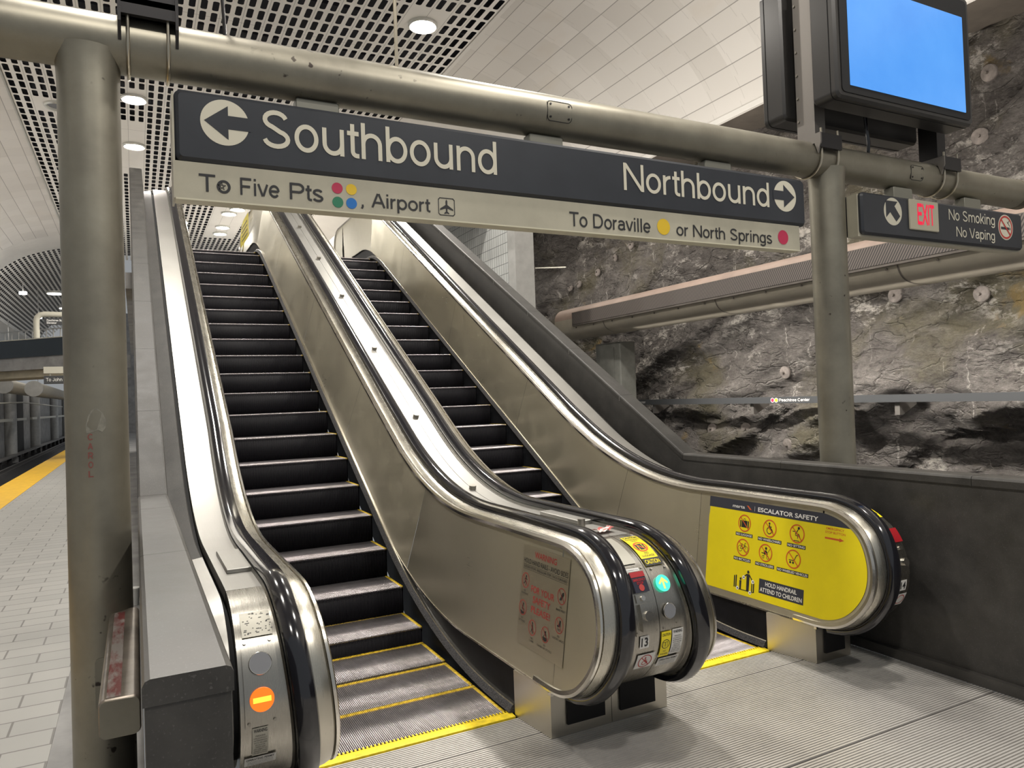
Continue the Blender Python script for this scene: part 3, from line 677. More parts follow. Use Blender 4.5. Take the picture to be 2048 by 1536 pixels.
# middle newel, half with the lit arrow (right escalator)
d = Decal(onNewel, ['decalyellow', 'ink', 'orange', 'red']).poly([(2.026, .974), (2.120, 1.197)], 'decalyellow', .005, 14)
d.poly([(2.026, .974), (2.120, 1.016)], 'ink', .0056, 4).text('CAUTION', 2.033, 2.113, .984, .022, 'decalyellow', .0062, .02)
d.text('LUGGAGE', 2.040, 2.108, 1.026, .012, 'ink', .0056).text('NO', 2.063, 2.085, 1.043, .012, 'ink', .0056).ring(2.072, 1.095, .036, .007, 'orange', .0062)
d.rect(2.048, 2.058, 1.075, 1.112, 'ink', .0056).rect(2.062, 2.084, 1.073, 1.116, 'ink', .0056).rect(2.088, 2.096, 1.075, 1.112, 'ink', .0056).bar(2.048, 1.121, 2.098, 1.069, .007, 'orange', .0062)
d.text('ONLY', 2.054, 2.094, 1.142, .010, 'ink', .0056).text('PASSENGERS', 2.034, 2.112, 1.157, .010, 'ink', .0056).text('CAUTION', 2.034, 2.112, 1.175, .015, 'ink', .0056, .03).build('caution_sticker', e2)
for u in (2.045, 2.12): MB().cyl(npoint(u, .960, 0), npoint(u, .960, .006), .006, 10).build('screw', M['bolt'], e2)
o, f = lens(e2, 2.070, .885, .0345, 'glow_cyan', 'lit green direction indicator', frame='glow_cyan')
Decal(f, ['glow_lime']).bar(0, -.026, 0, .012, .010, 'glow_lime', .001).poly([(-.026, .001), (-.020, -.005), (0, .012), (.020, -.005), (.026, .001), (0, .027)], 'glow_lime', .001).build('direction_arrow', e2)
lens(e2, 2.070, .766, .031, 'lens_off', 'dark grey unlit indicator')
d = Decal(onNewel, ['decalyellow', 'ink']).poly([(2.020, .557), (2.074, .681)], 'decalyellow', .005, 8)
d.text('CAUTION', 2.024, 2.070, .661, .011, 'ink', .0056, .02).ring(2.047, .622, .022, .003, 'ink', .0056).text('NO', 2.039, 2.055, .583, .009, 'ink', .0056).text('WALKERS', 2.026, 2.068, .567, .009, 'ink', .0056)
for a in (-.010, .004): d.bar(2.047+a-.004, .610, 2.047+a-.004, .634, .002, 'ink', .0056).bar(2.047+a+.006, .610, 2.047+a+.006, .634, .002, 'ink', .0056).bar(2.047+a-.004, .632, 2.047+a+.006, .632, .002, 'ink', .0056)
d.build('caution_sticker', e2)
fine_label(e2, 2.080, 2.140, .561, .684, 'WARNING', WARN); permit(e2, 2.028, 2.142, .494, .547)
for u, v in ((2.035, .697), (2.11, .709)): MB().cyl(npoint(u, v, 0), npoint(u, v, .006), .005, 10).build('screw', M['bolt'], e2)
# right newel of the right escalator, seen edge on beyond its handrail
d = Decal(onNewel, ['decalyellow', 'ink']).poly([(3.645, 1.035), (3.712, 1.135)], 'decalyellow', .005, 8)
for i, t in enumerate(('CAUTION', 'NO LUGGAGE')): d.text(t, 3.652, 3.706, 1.10-i*.035, .014, 'ink', .0056, .02)
d.build('caution_sticker', e2)
cp = curved_plate(3.630, 3.712, .70, .985, .006).build('control_plate', M['newelplate'], e2)
stp = curved_plate(3.640, 3.702, .87, .945, .022, 8).build('stop_button_cover', M['plastic_red'], cp)
MB().cyl(npoint(3.672, .84, .0), npoint(3.672, .84, .018), .012, 16).build('key_barrel', M['trim'], cp)
MB().cyl(npoint(3.672, .765, .0), npoint(3.672, .765, .026), .022, 20).build('box_lock', M['trim'], cp)
Decal(onNewel, ['decalwhite', 'ink']).poly([(3.635, .61), (3.69, .67)], 'decalwhite', .005, 4).text('14', 3.642, 3.682, .622, .036, 'ink', .006, .03).build('number_label', e2)
d = Decal(onNewel, ['decalwhite', 'red']).poly([(3.635, .51), (3.71, .59)], 'decalwhite', .005, 6); d.ring(3.672, .55, .032, .005, 'red', .006).build('no_wheelchair_label', e2)

# ---------------------------------------------------------------- stickers on the cladding
P1 = onPanel(1.66)
def U(y): return -y
d = Decal(P1, ['notice', 'red', 'ink'])
d.poly([(U(3.305), .363), (U(2.86), .363), (U(2.855), .843), (U(3.305), .843)], 'notice', .0012)
d.text('WARNING', U(3.182), U(2.972), .795, .028, 'red', .002, .012)
d.text('HOLD HAND RAILS - AVOID SIDES', U(3.288), U(2.864), .757, .023, 'ink', .002)
d.text('SUDDEN STOPS  IRREGULAR STEPS  FACE FORWARD', U(3.285), U(2.870), .733, .012, 'ink', .002)
d.rect(U(3.29), U(2.866), .749, .7505, 'ink', .002).rect(U(3.29), U(2.866), .727, .7285, 'ink', .002)
for t, a, b, v in (('FOR YOUR', 3.194, 2.972, .630), ('SAFETY', 3.170, 3.002, .583), ('PLEASE!', 3.180, 2.998, .535)): d.text(t, U(a), U(b), v, .030, 'red', .002, .012)
def runner(d, u, v, r, m, l): d.disc(u+.1*r, v+.55*r, .15*r, m, l); d.bar(u+.05*r, v+.4*r, u-.1*r, v-.1*r, .2*r, m, l); d.bar(u-.1*r, v-.1*r, u+.25*r, v-.35*r, .14*r, m, l); d.bar(u+.25*r, v-.35*r, u+.1*r, v-.7*r, .12*r, m, l); d.bar(u-.1*r, v-.1*r, u-.35*r, v-.5*r, .14*r, m, l); d.bar(u-.35*r, v-.5*r, u-.6*r, v-.4*r, .1*r, m, l); d.bar(u, v+.3*r, u+.4*r, v+.1*r, .1*r, m, l); d.bar(u, v+.3*r, u-.35*r, v+.05*r, .1*r, m, l)
def sitter(d, u, v, r, m, l): d.disc(u+.1*r, v+.5*r, .16*r, m, l); d.bar(u+.05*r, v+.35*r, u-.1*r, v-.2*r, .24*r, m, l); d.bar(u-.1*r, v-.2*r, u+.35*r, v-.2*r, .16*r, m, l); d.bar(u+.35*r, v-.2*r, u+.35*r, v-.6*r, .14*r, m, l); d.poly([(u-.7*r, v-.4*r), (u+.5*r, v-.62*r), (u+.35*r, v-.85*r), (u-.3*r, v-.9*r)], m, l)
def foot(d, u, v, r, m, l): d.poly([(u-.5*r, v-.5*r), (u-.1*r, v-.55*r), (u+.5*r, v+.2*r), (u+.45*r, v+.6*r), (u+.1*r, v+.4*r), (u-.2*r, v-.1*r)], m, l)
def boot(d, u, v, r, m, l): d.poly([(u-.5*r, v-.1*r), (u-.35*r, v-.3*r), (u+.3*r, v-.15*r), (u+.4*r, v+.6*r), (u+.05*r, v+.65*r), (u-.05*r, v+.15*r)], m, l); d.ring(u-.2*r, v-.5*r, .16*r, .06*r, m, l); d.ring(u+.1*r, v-.55*r, .16*r, .06*r, m, l)
def walker(d, u, v, r, m, l): d.disc(u, v+.6*r, .14*r, m, l); d.bar(u, v+.45*r, u-.05*r, v-.1*r, .22*r, m, l); d.bar(u-.05*r, v-.1*r, u+.2*r, v-.7*r, .13*r, m, l); d.bar(u-.05*r, v-.1*r, u-.3*r, v-.65*r, .13*r, m, l); d.bar(u, v+.35*r, u+.4*r, v-.5*r, .07*r, m, l)
def cane(d, u, v, r, m, l): d.disc(u-.05*r, v+.3*r, .14*r, m, l); d.bar(u-.05*r, v+.2*r, u+.25*r, v-.15*r, .2*r, m, l); d.bar(u+.2*r, v+.45*r, u-.35*r, v-.3*r, .08*r, m, l); d.poly([(u-.6*r, v-.35*r), (u+.65*r, v-.35*r), (u+.45*r, v-.75*r), (u, v-.88*r), (u-.45*r, v-.75*r)], m, l)
for fig, y, z, t in ((runner, 3.255, .672, ('NO', 'RUNNING')), (sitter, 3.264, .538, ('NO', 'SITTING')), (foot, 2.908, .668, ('NO', 'BARE FEET')), (boot, 2.912, .538, ('NO', 'LOOSE LACES')), (walker, 3.155, .466, ('NO', 'CANES')), (cane, 3.029, .466, ('NO', 'CANES OR STOOLS'))):
    fig(d, U(y), z, .036, 'ink', .002); d.ring(U(y), z, .037, .0035, 'red', .0024); d.bar(U(y)-.026, z+.026, U(y)+.026, z-.026, .003, 'red', .0024)
    d.text(t[0], U(y)-.010, U(y)+.010, z-.054, .009, 'ink', .002); k = .0045*len(t[1]); d.text(t[1], U(y)-k, U(y)+k, z-.068, .009, 'ink', .002)
d.build('safety_notice', e1)
P2 = onPanel(3.395)
d = Decal(P2, ['decalyellow', 'navy', 'white', 'orange', 'ink'])
inset = [(y, z) for y, z in NEWEL if y < 2.95]
cy, cz = 2.93, .56
edge = []
for y, z in inset:
    k = .855; edge.append((U(cy+(y-cy)*k), .2325+.345+(z-.5775)*.868))
top, bot = .868, .279
ylo = [(u, max(bot, min(v, top))) for u, v in edge]
outline = [(U(3.85), top), (U(3.85), bot)]+ylo
d.poly(outline, 'decalyellow', .0014)
bv = .800; up = [(u, v) for u, v in ylo if v > bv]
# dark header follows the curved end
j = [i for i, (u, v) in enumerate(ylo) if v > bv][0]
a, b = ylo[j-1], ylo[j]; t = (bv-a[1])/(b[1]-a[1]); cut = (a[0]+(b[0]-a[0])*t, bv)
d.poly([(U(3.85), top), (U(3.85), bv), cut]+up, 'navy', .002)
d.text('marta', U(3.634), U(3.528), .818, .020, 'white', .0026, .01).poly([(U(3.512), .840), (U(3.497), .840), (U(3.468), .816), (U(3.483), .816)], 'orange', .0026)
d.bar(U(3.443), .812, U(3.443), .842, .002, 'white', .0026).text('ESCALATOR SAFETY', U(3.416), U(2.958), .814, .025, 'white', .0026, .02)
def icon(y, z, r, fig, text, y0, y1, zt):
    fig(d, U(y), z, r, 'ink', .002); d.ring(U(y), z, r, r*.13, 'orange', .0026); d.bar(U(y)-r*.66, z+r*.66, U(y)+r*.66, z-r*.66, r*.11, 'orange', .0026)
    d.rect(U(y0), U(y1), zt-.011, zt+.011, 'ink', .002).text(text, U(y0)+.006, U(y1)-.006, zt-.0065, .013, 'white', .0026, .015)
def luggage(d, u, v, r, m, l): d.rect(u-.45*r, u+.45*r, v-.5*r, v+.3*r, m, l); d.rect(u-.7*r, u-.52*r, v-.5*r, v+.3*r, m, l); d.rect(u+.52*r, u+.7*r, v-.5*r, v+.3*r, m, l); d.ring(u, v+.35*r, .2*r, .07*r, m, l)
def bike(d, u, v, r, m, l):
    d.ring(u-.45*r, v-.15*r, .36*r, .05*r, m, l); d.ring(u+.45*r, v-.15*r, .36*r, .05*r, m, l)
    for a, b, c, e in ((-.45, -.15, -.2, .3), (-.2, .3, .3, .3), (.3, .3, 0, -.15), (0, -.15, -.2, .3), (0, -.15, -.45, -.15), (.45, -.15, .25, .5), (.25, .5, .45, .55), (-.3, .4, -.1, .4)): d.bar(u+a*r, v+b*r, u+c*r, v+e*r, .06*r, m, l)
def stroller(d, u, v, r, m, l):
    d.disc(u+.05*r, v+.5*r, .16*r, m, l); d.poly([(u-.3*r, v+.2*r), (u+.1*r, v+.3*r), (u+.3*r, v), (u-.2*r, v-.2*r)], m, l); d.bar(u-.6*r, v-.05*r, u+.35*r, v-.15*r, .1*r, m, l); d.bar(u+.3*r, v, u+.65*r, v+.55*r, .05*r, m, l); d.bar(u, v-.1*r, u-.3*r, v-.4*r, .06*r, m, l); d.bar(u, v-.1*r, u+.3*r, v-.4*r, .06*r, m, l); d.ring(u-.35*r, v-.5*r, .18*r, .06*r, m, l); d.ring(u+.35*r, v-.5*r, .18*r, .06*r, m, l)
def cart(d, u, v, r, m, l): d.bar(u-.6*r, v-.15*r, u+.1*r, v-.15*r, .09*r, m, l); d.bar(u+.1*r, v-.15*r, u+.4*r, v+.45*r, .09*r, m, l); d.bar(u+.4*r, v+.45*r, u+.6*r, v+.5*r, .08*r, m, l); d.disc(u-.4*r, v-.38*r, .13*r, m, l); d.disc(u-.02*r, v-.38*r, .13*r, m, l)
def sit2(d, u, v, r, m, l): d.disc(u+.2*r, v+.6*r, .15*r, m, l); d.bar(u+.12*r, v+.45*r, u-.15*r, v, .1*r, m, l); d.bar(u-.15*r, v, u+.25*r, v-.05*r, .1*r, m, l); d.bar(u+.25*r, v-.05*r, u+.4*r, v-.4*r, .1*r, m, l); d.bar(u-.6*r, v+.2*r, u-.2*r, v+.2*r, .08*r, m, l); d.bar(u-.2*r, v+.2*r, u-.2*r, v-.2*r, .08*r, m, l); d.bar(u-.2*r, v-.2*r, u+.1*r, v-.2*r, .08*r, m, l); d.bar(u+.1*r, v-.2*r, u+.1*r, v-.5*r, .08*r, m, l); d.bar(u-.4*r, v-.75*r, u+.3*r, v-.75*r, .08*r, m, l)
icon(3.524, .727, .054, luggage, 'NO LUGGAGE', 3.596, 3.450, .654); icon(3.314, .723, .054, wheelchair, 'NO WHEELCHAIRS', 3.406, 3.217, .651); icon(3.104, .722, .055, sit2, 'NO SITTING', 3.175, 3.038, .650)
icon(3.526, .574, .054, bike, 'NO BICYCLES', 3.602, 3.455, .499); icon(3.337, .572, .054, stroller, 'NO STROLLERS', 3.417, 3.264, .497); icon(3.122, .572, .055, cart, 'NO WHEELED VEHICLES', 3.243, 3.009, .495)
d.rect(U(3.376), U(3.035), .324, .411, 'navy', .002).text('HOLD HANDRAIL', U(3.325), U(3.085), .374, .024, 'white', .0026, .015).text('ATTEND TO CHILDREN', U(3.366), U(3.046), .336, .024, 'white', .0026, .015)
d.text('EMERGENCY', U(2.901), U(2.783), .778, .012, 'orange', .002, .01).text('STOP BUTTON', U(2.907), U(2.774), .757, .012, 'orange', .002, .01)
d.bar(U(2.908), .730, U(2.81), .730, .010, 'orange', .002).poly([(U(2.812), .741), (U(2.781), .730), (U(2.812), .719)], 'orange', .002)
u = U(3.469); d.disc(u, .430, .010, 'ink', .002).poly([(u-.013, .418), (u+.013, .418), (u+.011, .312), (u-.011, .312)], 'ink', .002).bar(u-.01, .414, u-.05, .385, .008, 'ink', .002).bar(u+.01, .414, u+.04, .38, .008, 'ink', .002)
d.disc(u-.062, .378, .008, 'ink', .002).poly([(u-.072, .368), (u-.054, .368), (u-.056, .312), (u-.070, .312)], 'ink', .002).bar(u-.10, .318, u-.10, .395, .010, 'ink', .002).bar(u-.115, .318, u-.115, .39, .010, 'ink', .002).bar(u+.05, .312, u+.05, .37, .010, 'ink', .002).bar(u+.035, .312, u+.035, .365, .008, 'ink', .002).bar(u-.08, .312, u+.045, .312, .005, 'ink', .002)
for a, b in ((-.036, .392), (.042, .378), (-.086, .316), (.022, .308)): d.disc(u+a, b, .012, 'white', .0026).disc(u+a+.002, b, .005, 'ink', .003)
d.build('safety_decal', e2)
# upper yellow safety panel near the top newel of the left escalator
d = Decal(lambda u, v, l: (1.70-l, -u, v), ['decalyellow', 'ink'])
yy = [12.35, 13.0, 13.25, 13.38, 13.40, 13.32, 13.15, 12.9]; zz = [4.72, 4.72, 4.66, 4.52, 4.40, 4.28, 4.18, 4.15]
d.poly([(-a, b) for a, b in zip(yy, zz)]+[(-12.35, 4.15)], 'decalyellow', .01)
for i in range(4): d.bar(-13.2, 4.62-i*.07, -12.5, 4.62-i*.07, .02, 'ink', .012)
d.build('safety_decal', e1)

# ---------------------------------------------------------------- stone parapets, floor, platform
def para(y, zl, dz, ztop):
    yi = 4.504+(zl-dz)/S; yt = 4.504+(ztop-dz)/S
    return [(yi, zl), (yt, ztop)]
def parapet(name, x0, x1, y0, zl, dz, lab, capx):
    pts = para(0, zl, dz, 4.95); (a, za), (b, zb) = pts; t = .05
    body = [(y0, 0), (y0, zl-t), (a-.012, zl-t), (b-.012, zb-t), (15, zb-t), (15, 0)]
    o = MB().prism(body, lambda p, q: (x0, p, q), lambda p, q: (x1, p, q)).build(name, M['granite'], None, 20, base=((x0+x1)/2, y0, 0)); struct(o, lab)
    # coping stones with eased edges
    prof = [(capx[0], 0), (capx[0], t-.014), (capx[0]+.005, t-.004), (capx[0]+.014, t), (capx[1]-.014, t), (capx[1]-.005, t-.004), (capx[1], t-.014), (capx[1], 0)]
    L1 = [(y0-.004, zl-t+.001)]; joints = []
    y = y0-.004
    runs = []
    ys = [y0-.004]
    while ys[-1]+1.2 < a: ys.append(ys[-1]+1.28)
    if a-ys[-1] < .5: ys.pop()
    ys.append(a)
    for p, q in zip(ys, ys[1:]): runs.append(((p+.0015, zl), (q-.0015, zl)))
    Ls = math.hypot(b-a, zb-za); n = 8
    for k in range(n):
        f = lambda s: (a+(b-a)*s, za+(zb-za)*s); runs.append((f((k+.0015)/n), f((k+1-.0015)/n)))
    runs.append(((b, zb), (15, zb)))
    for (p, zp), (q, zq) in runs:
        m_ = (zq-zp)/(q-p)
        vs = [(x, yy_, zz_-t+.001+n_) for yy_, zz_ in ((p, zp), (q, zq)) for x, n_ in prof]; k = len(prof)
        fs = [(j, (j+1) % k, k+(j+1) % k, k+j) for j in range(k)]+[tuple(range(k-1, -1, -1)), tuple(range(k, 2*k))]
        MB().add(vs, fs).build('coping_stone', M['granite_worn' if abs(m_) > .1 or p > 6 else 'granite'], o, 12)
        if m_ > .1: MB().add([(x, yy_+q_, zz_-t+.001+n_-.0012) for yy_, zz_ in ((q, zq),) for q_ in (-.002, .0065) for x, n_ in prof], [(j, j+1, k+j+1, k+j) for j in range(k-1)]).build('coping_joint', M['grout'], o, None)
    return o
wl = parapet('wall_inner_left', .002, .150, 1.50, 1.10, 1.0, 'dark stone parapet left of the escalators', (-.002, .155))
wr = parapet('wall_inner_right', 3.905, 4.045, -1.5, 1.087, 1.02, 'dark stone parapet right of the escalators', (3.897, 4.052))
tag(MB().box(.6, .605, .6, .605, 0, .01).build('x', M['black']), kind='structure') if False else None
# stone skirting on the right parapet foot and the ledges beside the decks
struct(MB().box(3.868, 3.904, -1.5, 3.25, .0005, .055).build('baseboard_right', M['granite']), 'stone skirting at the foot of the right parapet')
def ledge(name, x0, n0, x1, n1, ya, mat, lab, yb=12.9):
    pth = [(y, zf(y, *UP)) for y in ysamp(ya, yb)]
    s_ = 1 if x1 > x0 else -1
    o = MB().sweep(pth, [(x0, n0-.06), (x0, n0-.006), (x0+.006*s_, n0), (x1, n1), (x1, n1-.06)]).build(name, M[mat]); return struct(o, lab)
ledge('trim_1', .262, -.022, .158, -.045, 3.75, 'granite_worn', 'stone ledge between left deck and parapet')
ledge('trim_2', 3.735, -.03, 3.900, -.13, 3.0, 'granite_worn', 'stone ledge between right deck and parapet')
pth = [p for p in NEWEL if p[0] < 3.2 and p[1] > .4]+[(y, zf(y, *UP)) for y in ysamp(3.3, 3.74)]
struct(MB().sweep(pth, [(.268, -.05), (.262, -.02), (.16, -.035), (.16, -.08)]).build('trim_3', M['deck']), 'steel infill between left newel and parapet')
fp = [p for p in NEWEL if p[0] < 3.2 and p[1] > .24]+[(y, zf(y, *UP)) for y in ysamp(3.3, 12.9)]
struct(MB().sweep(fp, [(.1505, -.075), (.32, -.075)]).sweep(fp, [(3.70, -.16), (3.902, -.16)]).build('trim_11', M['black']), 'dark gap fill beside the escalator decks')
# ridged steel landing plates
mb = MB(); x0, x1 = .158, 3.866; pitch = .0165
def plate_run(ya, yb):
    n = int((yb-ya)/pitch)
    for k in range(n):
        y = ya+k*pitch; mb.add([(x0, y, -.004), (x1, y, -.004), (x0, y+.0055, -.004), (x1, y+.0055, -.004), (x0, y+.0065, 0), (x1, y+.0065, 0), (x0, y+pitch-.001, 0), (x1, y+pitch-.001, 0), (x0, y+pitch, -.004), (x1, y+pitch, -.004)],
               [(0, 1, 3, 2)], 1); b = len(mb.v)-10; mb.f += [(b+2, b+3, b+5, b+4), (b+4, b+5, b+7, b+6), (b+6, b+7, b+9, b+8)]; mb.m += [0, 0, 0]
    pass
for ya, yb in ((3.066, 3.272), (2.862, 3.0605), (2.25, 2.8605), (1.3, 2.2455), (.2, 1.2945), (-1.5, .1945)): plate_run(ya, yb)
mb.box(x0, x1, -1.5, 3.26, -.05, -.006, 1)
struct(mb.build('floor', [M['plate'], M['plategroove']], None, 25, base=(2, 0, 0)), 'ridged steel landing plates in front of the escalators')
struct(MB().box(-2.06, -.395, -2, 70, -.3, 0).build('floor_platform', M['paver'], None, 20, base=(0, 0, 0)), 'grey paver floor of the left platform')
struct(MB().box(-.394, 0, -2, 70, -.3, .001).build('trim_4', M['concrete'], None, 20), 'grey stone border along the left parapet')
struct(MB().box(-2.70, -2.06, -2, 70, -.3, .006).build('trim_5', M['tactile'], None, 20), 'yellow tactile strip at the left platform edge')
struct(MB().box(4.06, 6.8, -3, 40, -.3, -.002).build('floor_right', M['paver'], None, 20), 'platform floor right of the escalators')
struct(MB().box(-6.4, -2.72, -3, 110, -1.3, -1.05).box(6.82, 10.6, -3, 45, -1.3, -1.05).build('floor_track', M['trackdark'], None, 20), 'dark track beds')
mb = MB()
for k in range(120): mb.box(-2.74, -2.69, 10+k*.42, 10.2+k*.42, -.16, -.02)
struct(mb.build('trim_6', M['trackdark'], None, 20), 'dark rubber fenders under the platform edge')

# ---------------------------------------------------------------- ceiling
PX0, PX1, ZC = -2.07, 5.52, 8.0
lit = [(4.51, 11.61), (.12, 16.74), (.12, 19.75), (2.90, 25.65), (2.90, 27.66), (2.92, 28.72), (1.53, 27.27), (3.09, 24.97)]
unlit = [(-1.30, 17.71)]
far_un = [(5.2, 21.2), (5.3, 20.2)]
mb = MB(); solid = []
nx, ny = 22, 104
for i in range(nx+1):
    for j in range(ny+1): mb.v.append((PX0+i*.345, -3.33+j*.37, ZC))
for i in range(nx):
    for j in range(ny):
        a = i*(ny+1)+j; mb.f.append((a, a+1, a+ny+2, a+ny+1)); mb.m.append(0)
        cx, cy_ = PX0+(i+.5)*.345, -3.33+(j+.5)*.37; s_ = 0
        for x, y in lit[:3]+unlit+far_un+[lit[6]]:
            if abs(cx-x) < .26 and abs(cy_-y) < .4: s_ = 1
        if abs(cx-.14) < .33 and 18.3 < cy_ < 22.2: s_ = 1
        if abs(cx-2.93) < .38 and 24.4 < cy_ < 29.6: s_ = 1
        solid.append(float(s_))
o = mb.build('ceiling', M['perf'], None, None, base=(0, 0, 0)); struct(o, 'white perforated metal ceiling with slots')
me = o.data; at = me.attributes.new('solid', 'FLOAT', 'FACE'); at.data.foreach_set('value', solid)
uv = me.uv_layers.new(name='UVMap')
for lp in me.loops:
    c = me.vertices[lp.vertex_index].co; uv.data[lp.index].uv = (c.x-PX0, c.y+3.33)
mb = MB().box(PX0-.10, PX1+.10, -3.4, 36, ZC+.35, ZC+.45).box(PX0-.10, PX0-.06, -3.4, 36, ZC-.005, ZC+.4).box(PX1+.06, PX1+.10, -3.4, 36, ZC-.005, ZC+.4)
for k in range(26): mb.box(PX0, PX1, -3+k*1.48, -2.93+k*1.48, ZC+.10, ZC+.18)
struct(mb.build('ceiling_plenum', M['plenum'], None, 20), 'dark void above the slotted ceiling')
# vaults of long white planks on both sides, profile as an arc
VP = catmull([(5.535, 8.0), (6.2, 7.86), (7.0, 7.58), (7.61, 7.2), (8.1, 6.75), (8.44, 6.3), (8.60, 6.0)], 4)
def vault(name, mir, y0, y1, mat, lab, uvon=True, pr=VP):
    P = [(x if not mir else 3.45-x, z) for x, z in pr]; arc = np.r_[0, np.cumsum(np.linalg.norm(np.diff(np.array(P), axis=0), axis=1))]
    mb = MB(); ysr = [y0, y1]; vs = [(x, y, z) for y in ysr for x, z in P]; k = len(P)
    mb.add(vs, [(j, j+1, k+j+1, k+j) for j in range(k-1)]); o = mb.build(name, M[mat], None, None, base=(0, 0, 0)); struct(o, lab)
    u = o.data.uv_layers.new(name='UVMap')
    for lp in o.data.loops:
        vi = lp.vertex_index; u.data[lp.index].uv = (arc[vi % k], ysr[vi//k])
    if mat == 'perf':
        o.data.attributes.new('solid', 'FLOAT', 'FACE')
    return o
vault('ceiling_vault_right', False, -3, 13.3, 'plank', 'white plank vault on the right')
vault('ceiling_arch_right', False, 13.3, 36, 'ceilwhite', 'smooth white vault end on the right')
vault('ceiling_vault_left', True, -3, 30.6, 'plank', 'white plank vault on the left')
vault('ceiling_arch_left', True, 30.6, 33.0, 'ceilwhite', 'smooth white arch across the left vault')
VL = catmull([(5.535, 8.0), (6.2, 7.86), (7.0, 7.58), (7.61, 7.2), (8.1, 6.75), (8.44, 6.3), (8.7, 5.75)], 4)
vault('ceiling_vault_far', True, 33.0, 56, 'perf', 'slotted vault beyond the white arch', pr=VL)
P2_ = [(x, z+.4) for x, z in VL]; mb = MB(); k = len(P2_); mb.add([(3.45-x-.25, y, z) for y in (33, 56) for x, z in P2_], [(j, j+1, k+j+1, k+j) for j in range(k-1)])
struct(mb.build('ceiling_plenum_far', M['plenum'], None, None), 'dark void behind the far vault')
struct(MB().box(-2.105, -2.075, -3, 30.6, ZC-.03, ZC+.02).build('trim_7', M['lampring'], None, 20), 'pale strip added for the glow of the lit gap along the left ceiling')  # pale glossy strip stands in for light from the gap at this edge
struct(MB().box(5.525, 5.60, -3, 36, ZC-.02, ZC+.02).build('trim_8', M['ceilwhite'], None, 20), 'white edge strip of the right ceiling')
struct(MB().box(8.58, 8.64, -3, 36, 5.93, 6.02).build('trim_9', M['ceilwhite'], None, 20), 'white lower edge strip of the right vault')
struct(MB().box(8.64, 8.72, -3, 36, 5.98, 6.46).box(8.64, 11.4, -3, 36, 6.44, 6.52).build('ceiling_ledge', plain('ledge_brown', (.10, .085, .07), .8, var=.25, vs=2), None, 20), 'concrete soffit between right vault and rock, its shade put into the colour')  # dark brown carries the shade under the vault edge
struct(MB().box(-6.9, -5.14, -3, 56, 5.70, 5.80).build('trim_10', M['ceilwhite'], None, 20), 'flat soffit below the left vault')
def downlight(x, y, z, on, lab, r=.25, group='recessed ceiling downlights'):
    t = thing('ceiling_downlight', lab, 'ceiling light', (x, y, z-.03), group)
    mb = MB(); n = 32; prof = [(r, .03), (r, -.005), (r-.02, -.03), (r-.05, -.02), (r-.07, .018), (r-.075, .026)]; vs = [(x+a*math.cos(2*PI*k/n), y+a*math.sin(2*PI*k/n), z-.03+b) for a, b in prof for k in range(n)]
    mb.add(vs, [(i*n+k, i*n+(k+1) % n, (i+1)*n+(k+1) % n, (i+1)*n+k) for i in range(len(prof)-1) for k in range(n)]).build('trim_ring', M['lampring'], t)
    MB().cyl((x, y, z-.018), (x, y, z-.006), r-.06, 28).build('lens', M['litlamp'] if on else M['lens_off'], t)
    if on: lamp_area('lamp_light', (x, y, z-.024), 2*r-.16, LAMP_W)
    return t
LAMP_W = 270
DL = ['lit downlight above the gantry beam, in front of the right vault', 'bright lit downlight just right of the left pillar', 'lit downlight above the stone parapet top, under the bright one', 'lit downlight in the solid strip above the left escalator, third from its far end', 'lit downlight in the solid strip above the left escalator, second from its far end', 'lit downlight at the far end of the solid strip above the left escalator', 'lit downlight beside the left handrail top, among the slots', 'lit downlight half hidden behind the lower edge of the big sign']
for (x, y), lb in zip(lit, DL): downlight(x, y, ZC, True, lb)
downlight(-1.30, 17.71, ZC, False, 'dark unlit downlight left of the pillar in the slotted ceiling')
downlight(5.2, 21.2, ZC, False, 'pale unlit downlight right of the middle deck top'); downlight(5.3, 20.2, ZC, False, 'unlit downlight at the lower edge of the sign beside the right newel top')
for x, y in ((.12, 9.0), (4.51, 7.4), (.12, 4.5), (4.51, 2.5), (.12, -1), (4.51, -2)): lamp_area('lamp_light', (x, y, ZC-.02), .40, LAMP_W)
# added fill lights without fixtures, for the rock, the vaults and the left track
for y in (3, 9, 15): lamp_area('track_fill', (8.3, y, 5.7), .12, 60, (1, .93, .82), (0, math.radians(-35), 0), 'RECTANGLE', 3.5)  # added fill that brightens the rock face, no lamp hangs here
for y in (20, 40, 60): lamp_area('track_fill', (-5.1, y, 5.5), .2, 120, (1, .95, .88), (0, math.radians(20), 0), 'RECTANGLE', 6)  # added fill over the left track, lifts its wall and columns
for y in (2.5, 6.2, 9.7): lamp_area('under_duct_fill', (8.43, y, 2.79), .12, 95, (1, .95, .87), (0, math.radians(-50), 0), 'RECTANGLE', 3.6, 110)  # added light below the duct, brightens the rock and shades its ledge
for y in (-1, 4, 9, 14): lamp_area('duct_top_fill', (8.45, y, 3.60), .14, 66, (1, .94, .86), (PI, math.radians(22), 0), 'RECTANGLE', 4.2)  # added upward fill above the duct for the right vault
for y in (4, 12, 20, 28): lamp_area('left_vault_fill', (-5.0, y, 4.4), .14, 115, (1, .96, .9), (PI, math.radians(-18), 0), 'RECTANGLE', 6)  # added upward fill in mid-air for the left vault, not a cove fitting
